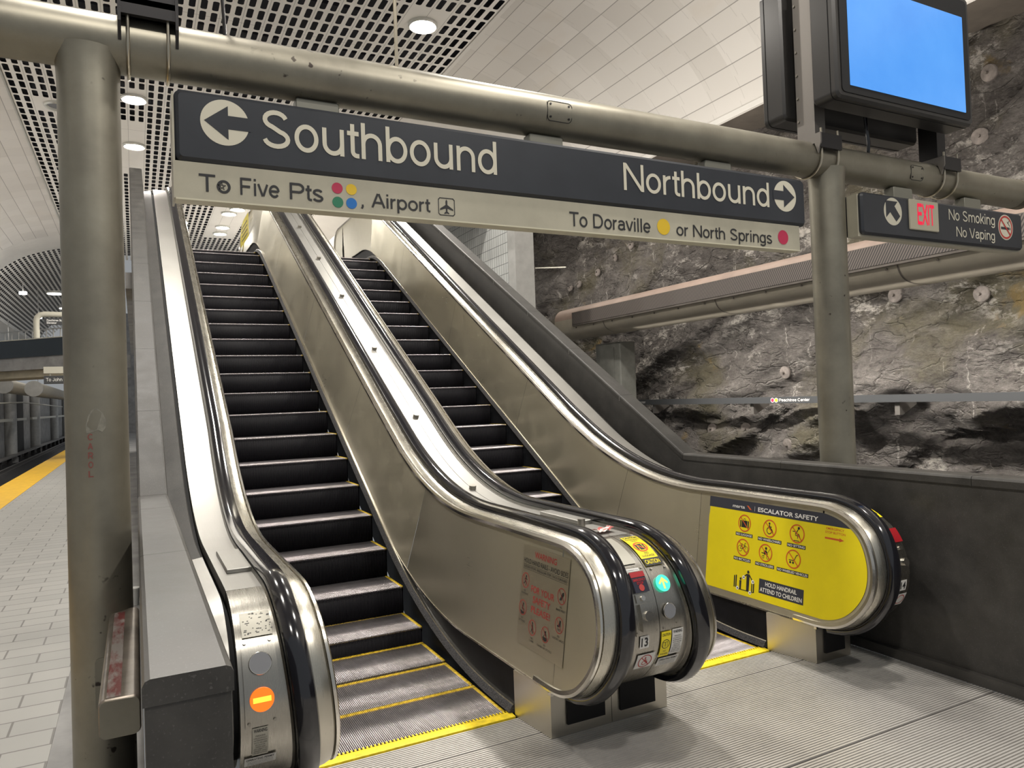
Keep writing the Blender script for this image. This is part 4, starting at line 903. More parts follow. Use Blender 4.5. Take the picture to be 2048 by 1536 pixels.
# rods from the ceiling
def rod(pts, r, lab, m='rod', g=None): return tag(MB().tube(pts, r, 8).build('hanger_rod', M[m]), lab, 'rod', g)
rod([(1.195, 3.45, 3.235), (1.195, 3.45, 7.99)], .009, 'thin bright hanger rod rising from the beam above the second d of Southbound')
rod([(.395, 3.45, 3.235), (.392, 3.45, 3.33), (.388, 3.45, 3.40), (.388, 3.45, 7.99)], .008, 'short dark hanger rod rising from the beam right of the left clamp', 'bracket')
# ---------------------------------------------------------------- pipe gantry
g = thing('pipe_gantry', 'grey steel pipe gantry carrying the signs, standing either side of the escalators', 'gantry', (2.0, 3.45, 0))
GY, GZ, GR = 3.45, 3.123, .1155
mb = MB(); n = 40; xs = [-2.6, 6.58, 6.61, 6.615]; rr = [GR, GR, GR-.006, GR-.022]
mb.tube([(x, GY, GZ) for x in xs], GR, n, 0, True, rr).build('crossbeam', M['pipe'], g)
MB().tube([(6.50, GY, GZ), (6.60, GY, GZ)], GR+.003, 40).build('end_collar', plain('worn_end', (.16, .135, .10), .6, .4, var=.6, vs=14), g)
for x in (-.141, 4.264):
    zz = [0, 2.80, 2.93, 2.99, 3.03, 3.07]; rr = [.1145, .1145, .1150, .1175, .1215, .127]
    MB().tube([(x, GY, z) for z in zz], .1145, 40, 0, True, rr).build('post', M['pipe'], g)
def access(root, x0, x1, y, z0, z1):
    # curved cover plate lying on the front of the beam
    mb = MB(); m = 10; vs = []
    for i in range(m+1):
        z = z0+(z1-z0)*i/m; c = math.sqrt(max(0, (GR+.003)**2-(z-GZ)**2)); vs += [(x0, GY-c, z), (x1, GY-c, z)]
    mb.add(vs, [(2*i, 2*i+1, 2*i+3, 2*i+2) for i in range(m)]); o = mb.build('access_cover', M['pipe'], root)
    mb = MB()
    def pt(x, z, e=.003): return (x, GY-math.sqrt(max(0, (GR+e)**2-(z-GZ)**2)), z)
    r = .02; loop = []
    for cx, cz, t0 in ((x1-r, z1-r, 0), (x0+r, z1-r, 90), (x0+r, z0+r, 180), (x1-r, z0+r, 270)):
        for k in range(5):
            t = math.radians(t0+22.5*k); loop.append(pt(cx+r*math.cos(t), cz+r*math.sin(t)))
    mb.tube(loop+[loop[0]], .0022, 5, cap=False).build('cover_joint', M['black'], o)
    for x in (x0+.018, x1-.018):
        for z in (z0+.018, z1-.018):
            p = Vector(pt(x, z)); q = Vector((x, GY, GZ)); q.z = GZ; nn = (p-Vector((x, GY, GZ))).normalized(); MB().cyl(p, p+nn*.004, .006, 10).build('screw', M['bracket'], o)
access(g, 1.99, 2.14, GY, 3.062, 3.165); access(g, 5.02, 5.16, GY, 3.062, 3.165)
# square stub on the left post, near knee height
stub = MB().rbox(-.112, -.006, 2.36, 3.40, .675, .785, .018, 'y', 5, bev=.004).build('stub_arm', plain('worn_red_paint', (.20, .17, .14), .32, .5, var=.35, vs=9), g)
o = MB().rbox(-.1085, -.0095, 2.352, 2.3615, .6785, .7815, .016, 'y', 5).build('end_cap', M['pipe'], stub)
mb = MB()
m_, nt_, p_ = nm('red_flake'); f_ = tex(nt_, coords(nt_, (1, .25, 1)), 22, 5, .7); c_ = ramp(nt_, f_, [(.42, (.17, .045, .042)), (.58, (.29, .26, .24))]); L(nt_, c_, p_.inputs['Base Color']); p_.inputs['Roughness'].default_value = .4
MB().box(-.092, -.056, 2.37, 3.34, .784, .7862).build('paint_band', m_, stub)
hole = MB().rbox(-.165, -.09, 3.33, 3.338, .42, .62, .02, 'y', 5).build('handhole_cover', M['pipe'], g)

PC = (-.141, 3.45)
def onPost(u, v, l): a = u/.1145; return (PC[0]+(.1148+l)*math.sin(a), PC[1]-(.1148+l)*math.cos(a), v)
d = Decal(onPost, ['faded_red'])
for i, ch in enumerate('CAROL'): d.htext(ch, -.030, -.012, 1.478-i*.0365, .024, 'faded_red', .0006, .2)
d.build('graffiti_marks', g)
d = Decal(onPost, ['scuff']); pp = [(-.034, 1.505), (-.036, 1.535), (-.026, 1.575), (-.012, 1.598), (.006, 1.603), (.024, 1.585), (.036, 1.555), (.034, 1.525), (.022, 1.508), (.008, 1.516), (-.010, 1.510)]
d.poly(pp, 'scuff', .0004); d.build('pale_scuff', g)
def ubolt(root, x, top, r=.1255, w_=.0075):
    pts = [(x, GY-r, top)]+[(x, GY-r*math.cos(PI*k/16), GZ-r*math.sin(PI*k/16)) for k in range(17)]+[(x, GY+r, top)]
    return MB().tube(pts, w_, 10).build('u_bolt', M['rod'], root)
# left clamp with the base of a post that leaves the picture
c1 = thing('beam_clamp', 'dark bracket clamped with two U-bolts over the beam beside the left pillar', 'bracket', (.08, 3.45, 3.25))
MB().box(-.02, .185, 3.305, 3.33, 3.20, 3.40).box(-.02, .185, 3.57, 3.595, 3.20, 3.40).box(-.02, .185, 3.305, 3.595, 3.245, 3.27).build('saddle', M['bracket'], c1)
for x in (-.028, .185): MB().prism([(3.29, 3.40), (3.61, 3.40), (3.61, 3.16), (3.565, 3.10), (3.53, 3.2), (3.37, 3.2), (3.335, 3.10), (3.29, 3.16)], lambda a, b: (x, a, b), lambda a, b: (x+.012, a, b)).build('saddle_gusset', M['bracket'], c1)
ubolt(c1, .008, 3.36); ubolt(c1, .158, 3.36)
MB().box(0, .16, 3.37, 3.53, 3.27, 4.6).build('mast', M['bracket'], c1)

# ---------------------------------------------------------------- direction sign
FY = 3.34
sg = thing('direction_sign', 'long charcoal and cream sign reading Southbound and Northbound, hanging from the pipe gantry', 'sign', (2.05, 3.42, 2.476))
MB().rbox(.172, 3.927, FY, 3.515, 2.633, 2.940, .035, 'y', 6, bev=.018).build('upper_box', M['signdark'], sg)
lowp = MB().box(.171, 3.868, FY+.012, 3.43, 2.476, 2.634).build('lower_panel', M['signcream'], sg); lowp['label'] = 'cream lower panel'
MB().box(.171, 3.868, FY+.011, 3.432, 2.471, 2.478).build('bottom_lip', plain('sign_lip', (.55, .52, .40), .5), sg)
MB().box(.164, .172, FY+.01, 3.505, 2.475, 2.925).build('end_plate', M['signcream'], sg)
for a, b in ((.69, .89), (1.917, 2.127), (3.147, 3.36)):
    MB().rbox(a, b, 3.415, 3.485, 2.935, 3.006, .010, 'y', 3, bev=.004).build('hanger_block', M['hanger'], sg)
f = onY(FY)
def letters(root, f, body, u0, u1, v, cap, m, bold=.008, name='sign_lettering'):
    A = lambda t: sum(GL[c][0] for c in t); vs = stroke_text(body)[0]; lo, hi = vs[:, 0].min(), vs[:, 0].max(); x = 0
    for wd in body.split(' '):   # every word is a piece of its own
        q = stroke_text(wd)[0]; k = (u1-u0)/(hi-lo)
        Decal(f, [m]).htext(wd, u0+(x+q[:, 0].min()-lo)*k, u0+(x+q[:, 0].max()-lo)*k, v, cap, m, .002, .138 if m == 'ink' else .124).build(name, root); x += A(wd+' ')
letters(sg, f, 'Southbound', .527, 1.676, 2.729, .170, 'cream', .006); letters(sg, f, 'Northbound', 2.471, 3.595, 2.731, .155, 'cream', .006)
def arrow_disc(cx, cz, pts):
    o = Decal(f, ['cream']).disc(cx, cz, .099, 'cream', .001, n=48).build('arrow_disc', sg)
    Decal(f, ['signdark']).poly(pts, 'signdark', .002).build('arrow', o)
arrow_disc(.372, 2.8155, [(.288, 2.8155), (.385, 2.889), (.385, 2.847), (.478, 2.847), (.478, 2.788), (.385, 2.788), (.385, 2.742)])
arrow_disc(3.737, 2.8145, [(3.821, 2.8145), (3.724, 2.888), (3.724, 2.846), (3.631, 2.846), (3.631, 2.787), (3.724, 2.787), (3.724, 2.741)])
f = onY(FY+.012)
letters(sg, f, 'To', .262, .389, 2.512, .075, 'ink', name='destination_lettering'); letters(sg, f, 'Five', .428, .594, 2.512, .075, 'ink', name='destination_lettering'); letters(sg, f, 'Pts', .638, .788, 2.512, .075, 'ink', name='destination_lettering')
cx, cz = .353, 2.5405
st = [(cx+.017*math.cos(PI/2+4*PI*k/5), cz+.017*math.sin(PI/2+4*PI*k/5)) for k in range(6)]
d = Decal(f, ['ink'])
for p, q in zip(st, st[1:]): d.bar(*p, *q, .0022, 'ink', .002)
d.build('star_mark', sg)
def dot(u, v, r, m, lb):
    o = Decal(f, [m]).disc(u, v, r, m, .0015).build('line_dot', sg); o['label'] = lb
for u, v, m_, lb in ((.853, 2.583, 'crimson', 'red line dot'), (.919, 2.583, 'gold', 'gold line dot'), (.854, 2.518, 'green', 'green line dot'), (.918, 2.518, 'blue', 'blue line dot')): dot(u, v, .0255, m_, lb)
letters(sg, f, ', Airport', .962, 1.309, 2.509, .067, 'ink', name='destination_lettering')
x0, x1, z0, z1 = 1.351, 1.440, 2.499, 2.588; w_ = .0042; d = Decal(f, ['ink'])
d.rect(x0+.008, x1-.008, z1-w_, z1, 'ink', .0015).rect(x0+.008, x1-.008, z0, z0+w_, 'ink', .0015).rect(x0, x0+w_, z0+.008, z1-.008, 'ink', .0015).rect(x1-w_, x1, z0+.008, z1-.008, 'ink', .0015)
for a, b, c, e in ((x0+.002, z1-.010, x0+.010, z1-.002), (x1-.010, z1-.002, x1-.002, z1-.010), (x0+.002, z0+.010, x0+.010, z0+.002), (x1-.010, z0+.002, x1-.002, z0+.010)): d.bar(a, b, c, e, w_, 'ink', .0015)
cx, cz = (x0+x1)/2, (z0+z1)/2; q = .037
pl = [(0, 1), (.13, .75), (.13, .25), (.95, -.30), (.95, -.5), (.13, -.22), (.10, -.62), (.36, -.85), (.36, -.98), (0, -.88)]
pl = pl+[(-a, b) for a, b in pl[::-1][1:-1]]
d.poly([(cx+a*q, cz+b*q) for a, b in pl], 'ink', .0015).build('airport_symbol', sg)
letters(sg, f, 'To Doraville', 2.110, 2.657, 2.503, .078, 'ink', name='destination_lettering'); letters(sg, f, 'or North Springs', 2.846, 3.619, 2.503, .072, 'ink', name='destination_lettering')
dot(2.752, 2.546, .047, 'gold', 'large gold line dot'); dot(3.718, 2.551, .046, 'crimson', 'large red line dot')

# ---------------------------------------------------------------- exit sign
EY = 3.25
ex = thing('exit_sign', 'charcoal box sign with red EXIT panel and no smoking notice', 'sign', (5.3, 3.3, 2.6))
MB().rbox(4.355, 6.24, EY, EY+.045, 2.600, 2.885, .03, 'y', 5, bev=.014).build('front_panel', M['signdark'], ex)
MB().box(4.345, 6.235, EY+.03, 3.36, 2.588, 2.875).build('sign_core', M['signcream'], ex)
MB().rbox(4.355, 6.24, 3.355, 3.40, 2.600, 2.885, .03, 'y', 5, bev=.012).build('rear_panel', M['signdark'], ex)
for a, b in ((4.88, 5.09), (5.72, 5.93)): MB().rbox(a, b, 3.38, 3.46, 2.875, 3.006, .010, 'y', 3, bev=.004).build('hanger_block', M['hanger'], ex)
f = onY(EY); cx, cz = 4.672, 2.7735
o = Decal(f, ['cream']).disc(cx, cz, .0955, 'cream', .001, n=44).build('arrow_disc', ex)
arrow = [(-.074, .072), (.052, .072), (.018, .038), (.075, -.028), (.032, -.068), (-.030, -.006), (-.074, -.046)]
Decal(f, ['signdark']).poly([(cx+a, cz+b) for a, b in arrow], 'signdark', .002).build('arrow', o)
letters(ex, f, 'No Smoking', 5.298, 5.868, 2.768, .078, 'cream', .006); letters(ex, f, 'No Vaping', 5.380, 5.860, 2.650, .074, 'cream', .006)
cx, cz = 6.010, 2.764; d = Decal(f, ['cream', 'signdark', 'red']).disc(cx, cz, .098, 'cream', .001, n=44).ring(cx, cz, .090, .014, 'red', .002)
d.rect(cx-.062, cx+.045, cz-.018, cz+.002, 'signdark', .0015).rect(cx+.05, cx+.062, cz-.018, cz+.002, 'signdark', .0015); d.bar(cx+.058, cz+.01, cx+.02, cz+.045, .006, 'signdark', .0015).bar(cx+.03, cz+.03, cx+.055, cz+.06, .006, 'signdark', .0015)
d.bar(cx-.058, cz+.058, cx+.058, cz-.058, .014, 'red', .0025); d.build('no_smoking_symbol', ex)
lens_ = MB().rbox(4.838, 5.160, EY-.014, EY, 2.664, 2.876, .006, 'y', 2, bev=.004).build('exit_lens', M['exitcream'], ex)
Decal(onY(EY-.014), ['glow_red']).htext('EXIT', 4.918, 5.108, 2.703, .145, 'glow_red', .001, .17).build('exit_letters', lens_)

# ---------------------------------------------------------------- monitors on the beam
mm = thing('monitor_mount', 'dark steel mount clamped over the beam above the right post, holding two screens', 'bracket', (4.75, 3.45, 3.24))
MB().box(4.085, 4.185, 3.375, 3.52, 3.245, 4.85).build('mast', M['bracketlight'], mm); MB().box(5.40, 5.50, 3.375, 3.52, 3.245, 4.85).build('mast', M['bracket'], mm)
mb = MB()
for k in range(8): mb.cyl((4.078, 3.505, 3.4+k*.16), (4.086, 3.505, 3.4+k*.16), .009, 8)
mb.build('mast_screws', M['bolt'], mm)
for x in (4.135, 5.45):
    MB().box(x-.085, x+.12, 3.31, 3.59, 3.238, 3.262).box(x-.085, x+.12, 3.305, 3.33, 3.165, 3.262).box(x-.085, x+.12, 3.57, 3.595, 3.165, 3.262).build('saddle', M['bracket'], mm)
    xx = x-.092; o = MB().prism([(3.30, 3.262), (3.60, 3.262), (3.60, 3.20), (3.575, 3.13), (3.55, 3.2), (3.35, 3.2), (3.325, 3.13), (3.30, 3.20)], lambda a, b: (xx, a, b), lambda a, b: (xx+.012, a, b)).build('saddle_gusset', M['bracketlight'], mm)
    ubolt(mm, x-.055, 3.30); ubolt(mm, x+.105, 3.30)
MB().box(4.185, 5.40, 3.42, 3.50, 3.62, 3.70).box(4.185, 5.40, 3.42, 3.50, 4.1, 4.18).build('cross_rail', M['bracket'], mm)
MB().tube([(4.63, 3.40, 3.50), (4.64, 3.40, 3.40), (4.655, 3.40, 3.30), (4.66, 3.41, 3.225)], .012, 8).build('power_cable', M['rubber'], mm)
def display(y0, y1, lab, front):
    t = thing('station_monitor', lab, 'screen', (4.73, (y0+y1)/2, 3.43))
    MB().rbox(4.007, 5.45, y0, y1, 3.427, 4.365, .045, 'y', 6, bev=.016).build('case', M['monitor'], t)
    s_ = -1 if front else 1; yb = y0 if front else y1
    e = (y0+.05) if front else (y1-.05)
    MB().rbox(4.004, 5.453, min(e, e+s_*.003), max(e, e+s_*.003), 3.424, 4.368, .047, 'y', 6).build('case_joint', M['black'], t)
    a = yb+s_*.001
    bz = MB().rbox(4.05, 5.41, min(a, a+s_*.004), max(a, a+s_*.004), 3.465, 4.33, .03, 'y', 5).build('bezel', M['black'], t)
    a = yb+s_*.0055
    MB().rbox(4.125, 5.352, min(a, a+s_*.002), max(a, a+s_*.002), 3.514, 4.205, .004, 'y', 2).build('screen_panel', M['screen'] if front else M['black'], t)
display(3.13, 3.325, 'black station monitor with a plain lit light blue screen, on top of the beam', True)
display(3.555, 3.75, 'rear black monitor turned away, back to back with the blue screen', False)

# ---------------------------------------------------------------- rock wall and what hangs on it
def rock_x(y, z):
    yy_, zz_ = y*.9397-z*.342, y*.342+z*.94
    v = Vector((3.1, yy_*.42, zz_*1.15))
    d_ = .55*noise.fractal(v*.55, 1, 2.1, 5)+.16*noise.ridged_multi_fractal(v*1.1+Vector((7, 3, 1)), 1, 2.2, 4, 1, 2)
    d_ += .14*noise.noise(Vector((1, math.floor(zz_*2.1+1.2*noise.noise(Vector((0, yy_*.5, zz_*.5))))*.73, yy_*.35)))*2
    d_ += .07*noise.turbulence(v*3.4, 5, True)+.05*noise.ridged_multi_fractal(v*5.5, .9, 2.2, 4, 1, 2)
    lz = 1.03+.14*noise.noise(Vector((y*.35, 2, 0)))+.10*noise.noise(Vector((y*1.3, 5, 0)))
    k = 1/(1+math.exp(-(z-lz)*26)); d_ += .13*k-.05
    return 10.85-d_
mb = MB(); ys = np.arange(1.5, 22.01, .065); zs = np.arange(-1.2, 6.56, .05)
mb.v = [(rock_x(y, z), y, z) for y in ys for z in zs]; k = len(zs)
mb.f = [(i*k+j, i*k+j+1, (i+1)*k+j+1, (i+1)*k+j) for i in range(len(ys)-1) for j in range(k-1)]; mb.m = [0]*len(mb.f)
struct(mb.build('wall_right', M['rock'], None, None, base=(10.3, 0, 0)), 'rough dark rock face of the cavern beyond the right track')
struct(MB().box(10.2, 11, -4, 1.6, -1.2, 6.2).build('wall_right_end', M['concrete'], None, 20), 'plain end of the right wall, outside the picture')
BOLTS = [((7.19, 2.93), 'pale round rock plate right of the post under the conduit, brownish'), ((5.92, 2.77), 'pale round rock plate at far right under the exit sign'), ((9.37, 1.85), 'round rock plate left of the post, above the station name band'), ((10.36, .83), 'round rock plate low on the rock, right one of the pair under the name band'), ((11.29, .80), 'round rock plate low on the rock, left one of the pair under the name band'), ((9.37, .56), 'round rock plate just above the right parapet, left of the post foot'), ((5.69, 5.72), 'round rock plate right of the blue screen, upper one'), ((5.84, 4.91), 'round rock plate right of the blue screen, lower one'), ((14.38, 4.84), 'small rock plate under the big sign, second from the right on the streaked rock'), ((15.14, 4.61), 'small rock plate in the middle of the streaked rock right of the drainpipe'), ((16.01, 4.45), 'small rock plate low on the streaked rock near the drainpipe, right of its neighbour'), ((13.73, 5.01), 'small rock plate just below the big sign edge, rightmost on the streaked rock'), ((16.45, 4.42), 'small rock plate lowest and nearest the drainpipe')]
bolt0 = None
for (y, z), lb in BOLTS:
    x = 10.3
    for _ in range(8): k = x/10.3; x = rock_x(y*k, EYE+(z-EYE)*k)-.03
    k = x/10.3; y2, z2 = y*k, EYE+(z-EYE)*k; r = .115 if y < 12 else .10
    if bolt0 is None:
        bolt0 = thing('rock_bolt', lb, 'rock bolt', (x, y2, z2), 'rock bolt plates'); n = 28
        mb = MB(); prof = [(.0, .03), (.115, .03), (.118, .0), (.11, -.012), (.045, -.03), (.0, -.03)]
        vs = [(x+b, y2+a*math.cos(2*PI*q/n), z2+a*math.sin(2*PI*q/n)) for a, b in prof for q in range(n)]
        mb.add(vs, [(i*n+q, i*n+(q+1) % n, (i+1)*n+(q+1) % n, (i+1)*n+q) for i in range(len(prof)-1) for q in range(n)]).build('plate', M['rockbolt'], bolt0)
        MB().cyl((x-.025, y2, z2), (x-.075, y2, z2), .022, 8).build('nut', M['conduit'], bolt0)
    else:
        c = copy_tree(bolt0); c.location = (x, y2, z2); c['label'] = lb; s_ = r/.115; c.scale = (s_, s_, s_); c.rotation_euler = (0, random.uniform(-.2, .2), random.uniform(-.25, .25))
# station name band
bd = thing('station_name_band', 'long grey band lettered Peachtree Center running along the rock', 'sign', (10.0, 8, 1.31))
MB().box(9.985, 10.05, 1.8, 14.5, 1.312, 1.425).build('band', M['bandgrey'], bd)
for y in (9.94, 7.06, 4.2, 12.8):
    MB().prism([(10.05, 1.312), (10.45, 1.312), (10.45, 1.27), (10.12, 1.12), (10.05, 1.12)], lambda a, b: (a, y-.04, b), lambda a, b: (a, y+.04, b)).build('bracket', M['bracketlight'], bd)
d = Decal(onX(9.985), ['white', 'crimson', 'gold']).htext('Peachtree Center', -9.235, -8.585, 1.345, .050, 'white', .002)
for u, m_ in ((-9.385, 'crimson'), (-9.30, 'gold')): d.disc(u, 1.368, .036, m_, .002).ring(u, 1.368, .042, .007, 'white', .003)
d.htext('Peachtree Center', -13.72, -13.0, 1.345, .050, 'white', .002); d.build('band_lettering', bd)
# air duct with grille along the track
du = thing('air_duct', 'large beige air duct with a long dark side grille, running along the rock', 'duct', (8.8, 8.5, 2.85))
cx, cz = 8.86, 3.17
def halfduct(t0, t1, y0, y1, m, name, e=0):
    n = 20; mb = MB(); pts = []
    for k in range(n+1):
        t = math.radians(t0+(t1-t0)*k/n); c, s_ = math.cos(t), math.sin(t); pts.append((cx+(.47+e)*math.copysign(abs(c)**.7, c), cz+(.34+e)*math.copysign(abs(s_)**.7, s_)))
    vs = [(a, y, b) for y in (y0, y1) for a, b in pts]; q = len(pts); mb.add(vs, [(i, i+1, q+i+1, q+i) for i in range(q-1)])
    return mb.build(name, M[m], du)
M['ductbrown'] = plain('duct_upper_brown', (.27, .20, .165), .6, .05, var=.15, vs=2)  # upper shell set browner than the lower shell
halfduct(14, 176, 1.5, 14.1, 'ductbrown', 'upper_shell'); halfduct(176, 374, 1.5, 14.1, 'duct', 'lower_shell')
mb = MB(); n = 32; mb.add([(cx+.47*math.copysign(abs(math.cos(2*PI*k/n))**.7, math.cos(2*PI*k/n)), 14.1, cz+.34*math.copysign(abs(math.sin(2*PI*k/n))**.7, math.sin(2*PI*k/n))) for k in range(n)], [tuple(range(n))]); mb.build('end_plate', M['duct'], du)
MB().box(8.345, 8.50, 1.5, 13.3, 3.05, 3.34).build('grille_frame', M['conduit'], du); MB().box(8.338, 8.346, 1.55, 13.25, 3.085, 3.33).build('grille', M['grille'], du)
for y in (5.8, 9.0, 12.2): halfduct(178, 300, y, y+.02, 'conduit', 'band_strap', .006)
mb = MB()
for k in range(18):
    y = 2+k*.66; mb.cyl((8.40, y, 3.02), (8.385, y, 3.015), .014, 8)
mb.build('rivets', M['conduit'], du)
cp_ = thing('conduit', 'thin dark conduit with clamps under the air duct', 'pipe', (9.3, 8, 2.88))
MB().tube([(9.3, 1.5, 2.93), (9.3, 13.9, 2.93)], .052, 14).build('tube', M['conduit'], cp_)
for y in (4.9, 7.4, 9.9, 12.4): MB().box(9.235, 9.365, y-.05, y+.05, 2.87, 3.07).build('clamp', M['bracket'], cp_)
tag(MB().rbox(8.95, 9.35, 12.45, 13.35, -1.05, 2.66, .03, 'z', 3).box(8.93, 8.95, 12.65, 13.15, -1, 2.55).build('duct_pier', plain('pier_paint', (.20, .20, .18), .45, .2, var=.15)), 'grey steel pier under the duct, behind the right parapet slope', 'pier')
dp = thing('drain_pipe', 'pale drainpipe with an offset bend in front of the rock, right of the tiled wall', 'pipe', (7.5, 13.6, 0))
MB().tube([(7.5, 13.93, 5.9), (7.5, 13.93, 4.86), (7.5, 13.90, 4.76), (7.5, 13.80, 4.68), (7.5, 13.68, 4.60), (7.5, 13.62, 4.52), (7.5, 13.60, 4.42), (7.5, 13.60, -.0)], .085, 18).build('tube', M['drain'], dp)
for y, z in ((13.93, 4.95), (13.80, 4.68), (13.60, 4.40)): MB().cyl((7.5, y, z-.025), (7.5, y, z+.025), .100, 20).build('coupling', M['drain'], dp)
MB().tube([(7.6, 13.5, 4.30), (8.3, 13.4, 4.34)], .012, 6).build('stay_rod', M['drain'], dp)
struct(MB().box(6.5, 6.8, 12.52, 20, 2.0, 5.5).build('wall_mezzanine', M['tile'], None, 20, base=(0, 0, 0)), 'grey tiled wall beyond the right parapet')
struct(MB().box(6.45, 6.85, 12.2, 12.5, 0, 5.6).build('wall_column', M['greymetal'], None, 20), 'grey metal column at the end of the tiled wall')
struct(MB().box(4.5, 6.9, 13.2, 30, 5.5, 5.75).build('ceiling_soffit', M['ceilwhite'], None, 20), 'plain soffit beside the tiled wall')
downlight(5.85, 15.2, 5.5, False, 'dark unlit downlight in the plain soffit beside the tiled wall', .16, None)
struct(MB().box(-.1, 4.2, 13.6, 30, 3.6, 3.868).build('floor_mezzanine', M['concrete'], None, 20), 'upper landing at the head of the escalators')

# ---------------------------------------------------------------- left background: track, wall, bridge
mb = MB().box(-6.6, -6.35, 5, 110, -1.3, 3.4)
struct(mb.build('wall_left', M['concrete'], None, 20), 'grey concrete wall beyond the left track')
rl = thing('running_rail', 'steel running rail of the left track, nearest the platform', 'rail', (-4.0, 50, -1.05))
def railbar(x, o): return MB().box(x-.07, x+.07, 8, 110, -1.05, -1.03).box(x-.015, x+.015, 8, 110, -1.03, -.92).box(x-.04, x+.04, 8, 110, -.92, -.88).build('rail_section', M['rail'], o)
railbar(-3.9, rl)
r2 = thing('running_rail', 'steel running rail of the left track, farther from the platform', 'rail', (-5.35, 50, -1.05)); railbar(-5.35, r2)
cr_ = thing('power_rail_cover', 'long grey cover board over the power rail beside the left wall', 'rail', (-5.75, 50, -.9))
MB().box(-5.95, -5.6, 8, 110, -.62, -.56).box(-5.97, -5.93, 8, 110, -.9, -.56).build('cover_board', M['rail'], cr_)
mb = MB()
for k in range(30): MB().box(-5.9, -5.7, 10+k*3.2, 10.15+k*3.2, -1.05, -.62).build('support_bracket', M['trackdark'], cr_)
COLS = [(48.2, 'vertical grey pipe column on the left wall, nearest one by the frame edge'), (59.2, 'vertical grey pipe column on the left wall, second from the frame edge'), (72.4, 'vertical grey pipe column on the left wall, third from the frame edge'), (83.5, 'vertical grey pipe column on the left wall, last one before the big pillar'), (38.5, None)]
c0 = None
for y, lb in COLS:
    if lb is None: continue
    if c0 is None:
        c0 = thing('wall_column_pipe', lb, 'column', (-6.1, y, -1.05), 'pipe columns along the left track wall')
        MB().tube([(-6.1, y, -1.05), (-6.1, y, 2.75), (-6.13, y, 2.9), (-6.25, y, 3.0), (-6.4, y, 3.02)], .30, 18).build('pipe', M['greymetal'], c0)
        MB().cyl((-6.1, y, -1.05), (-6.1, y, -.75), .34, 18).build('foot_collar', M['concrete'], c0)
    else:
        c = copy_tree(c0); c.location = (-6.1, y, -1.05); c['label'] = lb
gr = thing('wall_rail', 'pale horizontal rail along the left track wall', 'rail', (-6.0, 60, 1.2))
for a, b in ((40, 47.6), (49.2, 53.2), (56.0, 58.5), (60.2, 71.5), (73.2, 82)): MB().box(-6.02, -5.9, a, b, 1.22, 1.36).build('rail_section', M['drain'], gr)
mb = MB()
struct(MB().box(-6.36, -6.33, 52.5, 55.5, -1.0, 3.2).build('door_1', M['black'], None, 20), 'dark recess in the left track wall')
# footbridge over the left track, turned to the platform
def br(u, w_, z): # u along the bridge, w across
    a = math.radians(-45); o = Vector((-4.2, 31.2, 0)); t = Vector((math.cos(a), math.sin(a), 0)); q = Vector((-t.y, t.x, 0)); p = o+t*u+q*w_; return (p.x, p.y, z)
def bbox(mb, u0, u1, w0, w1, z0, z1, mi=0):
    vs = [br(u, w_, z) for z in (z0, z1) for w_ in (w0, w1) for u in (u0, u1)]
    return mb.add(vs, [(0, 2, 3, 1), (4, 5, 7, 6), (0, 1, 5, 4), (2, 6, 7, 3), (0, 4, 6, 2), (1, 3, 7, 5)], mi)
fb = thing('footbridge', 'dark-railed concrete footbridge crossing the left track in the distance', 'bridge', br(0, 0, 3.0))
bbox(MB(), -3, 4, 0, 1.8, 3.12, 3.58).build('deck_slab', M['concrete'], fb); bbox(MB(), -3, 4, -.05, 0, 3.56, 4.16).build('parapet_panel', M['glassdark'], fb)
bbox(MB(), -3, 4, -.07, .02, 4.16, 4.19).build('top_rail', M['drain'], fb); bbox(MB(), -3, 4, .2, 1.6, 2.86, 3.12).build('under_beam', M['concretebeige'], fb)
mb = MB()
for k in range(9): bbox(mb, -2+k*.35, -1.97+k*.35, 1.7, 1.73, 4.1, 4.75)
bbox(mb, -2.2, 1, 1.7, 1.73, 4.72, 4.76); mb.build('far_railing', M['greymetal'], fb)
fr = thing('sign_frame', 'pale bent pipe frame rising above the footbridge', 'frame', (-3.05, 30.4, 3.6))
MB().tube([(-3.02, 30.4, 3.6), (-3.02, 30.4, 4.85), (-2.99, 30.4, 4.97), (-2.90, 30.4, 5.05), (-2.78, 30.4, 5.08), (-1.2, 30.4, 5.05)], .10, 14).build('pipe', M['drain'], fr)
ps = thing('overhead_sign', 'small dark sign with white lettering under the bent pipe frame', 'sign', (-2.2, 30.3, 4.7))
MB().box(-2.78, -1.3, 30.28, 30.36, 4.70, 4.93).build('panel', M['bandgrey'], ps)
Decal(onY(30.28), ['white']).text('Peachtree St.', -2.70, -2.24, 4.825, .07, 'white', .004, .02).text('Elevator', -2.70, -2.40, 4.735, .07, 'white', .004, .02).build('sign_lettering', ps)
js = thing('hanging_sign', 'small grey sign lettered To John, hanging under the footbridge', 'sign', (-2.3, 29.0, 2.6))
MB().box(-2.66, -1.2, 28.45, 28.55, 2.55, 2.82).build('panel', M['bandgrey'], js); MB().box(-2.66, -1.2, 28.43, 28.6, 2.90, 3.12).build('upper_tube', M['drain'], js)
for x in (-2.5, -1.6): MB().box(x, x+.04, 28.48, 28.52, 2.82, 2.92).build('hanger_block', M['drain'], js)
Decal(onY(28.45), ['white']).htext('To John', -2.60, -2.14, 2.64, .11, 'white', .004, .13).build('sign_lettering', js)
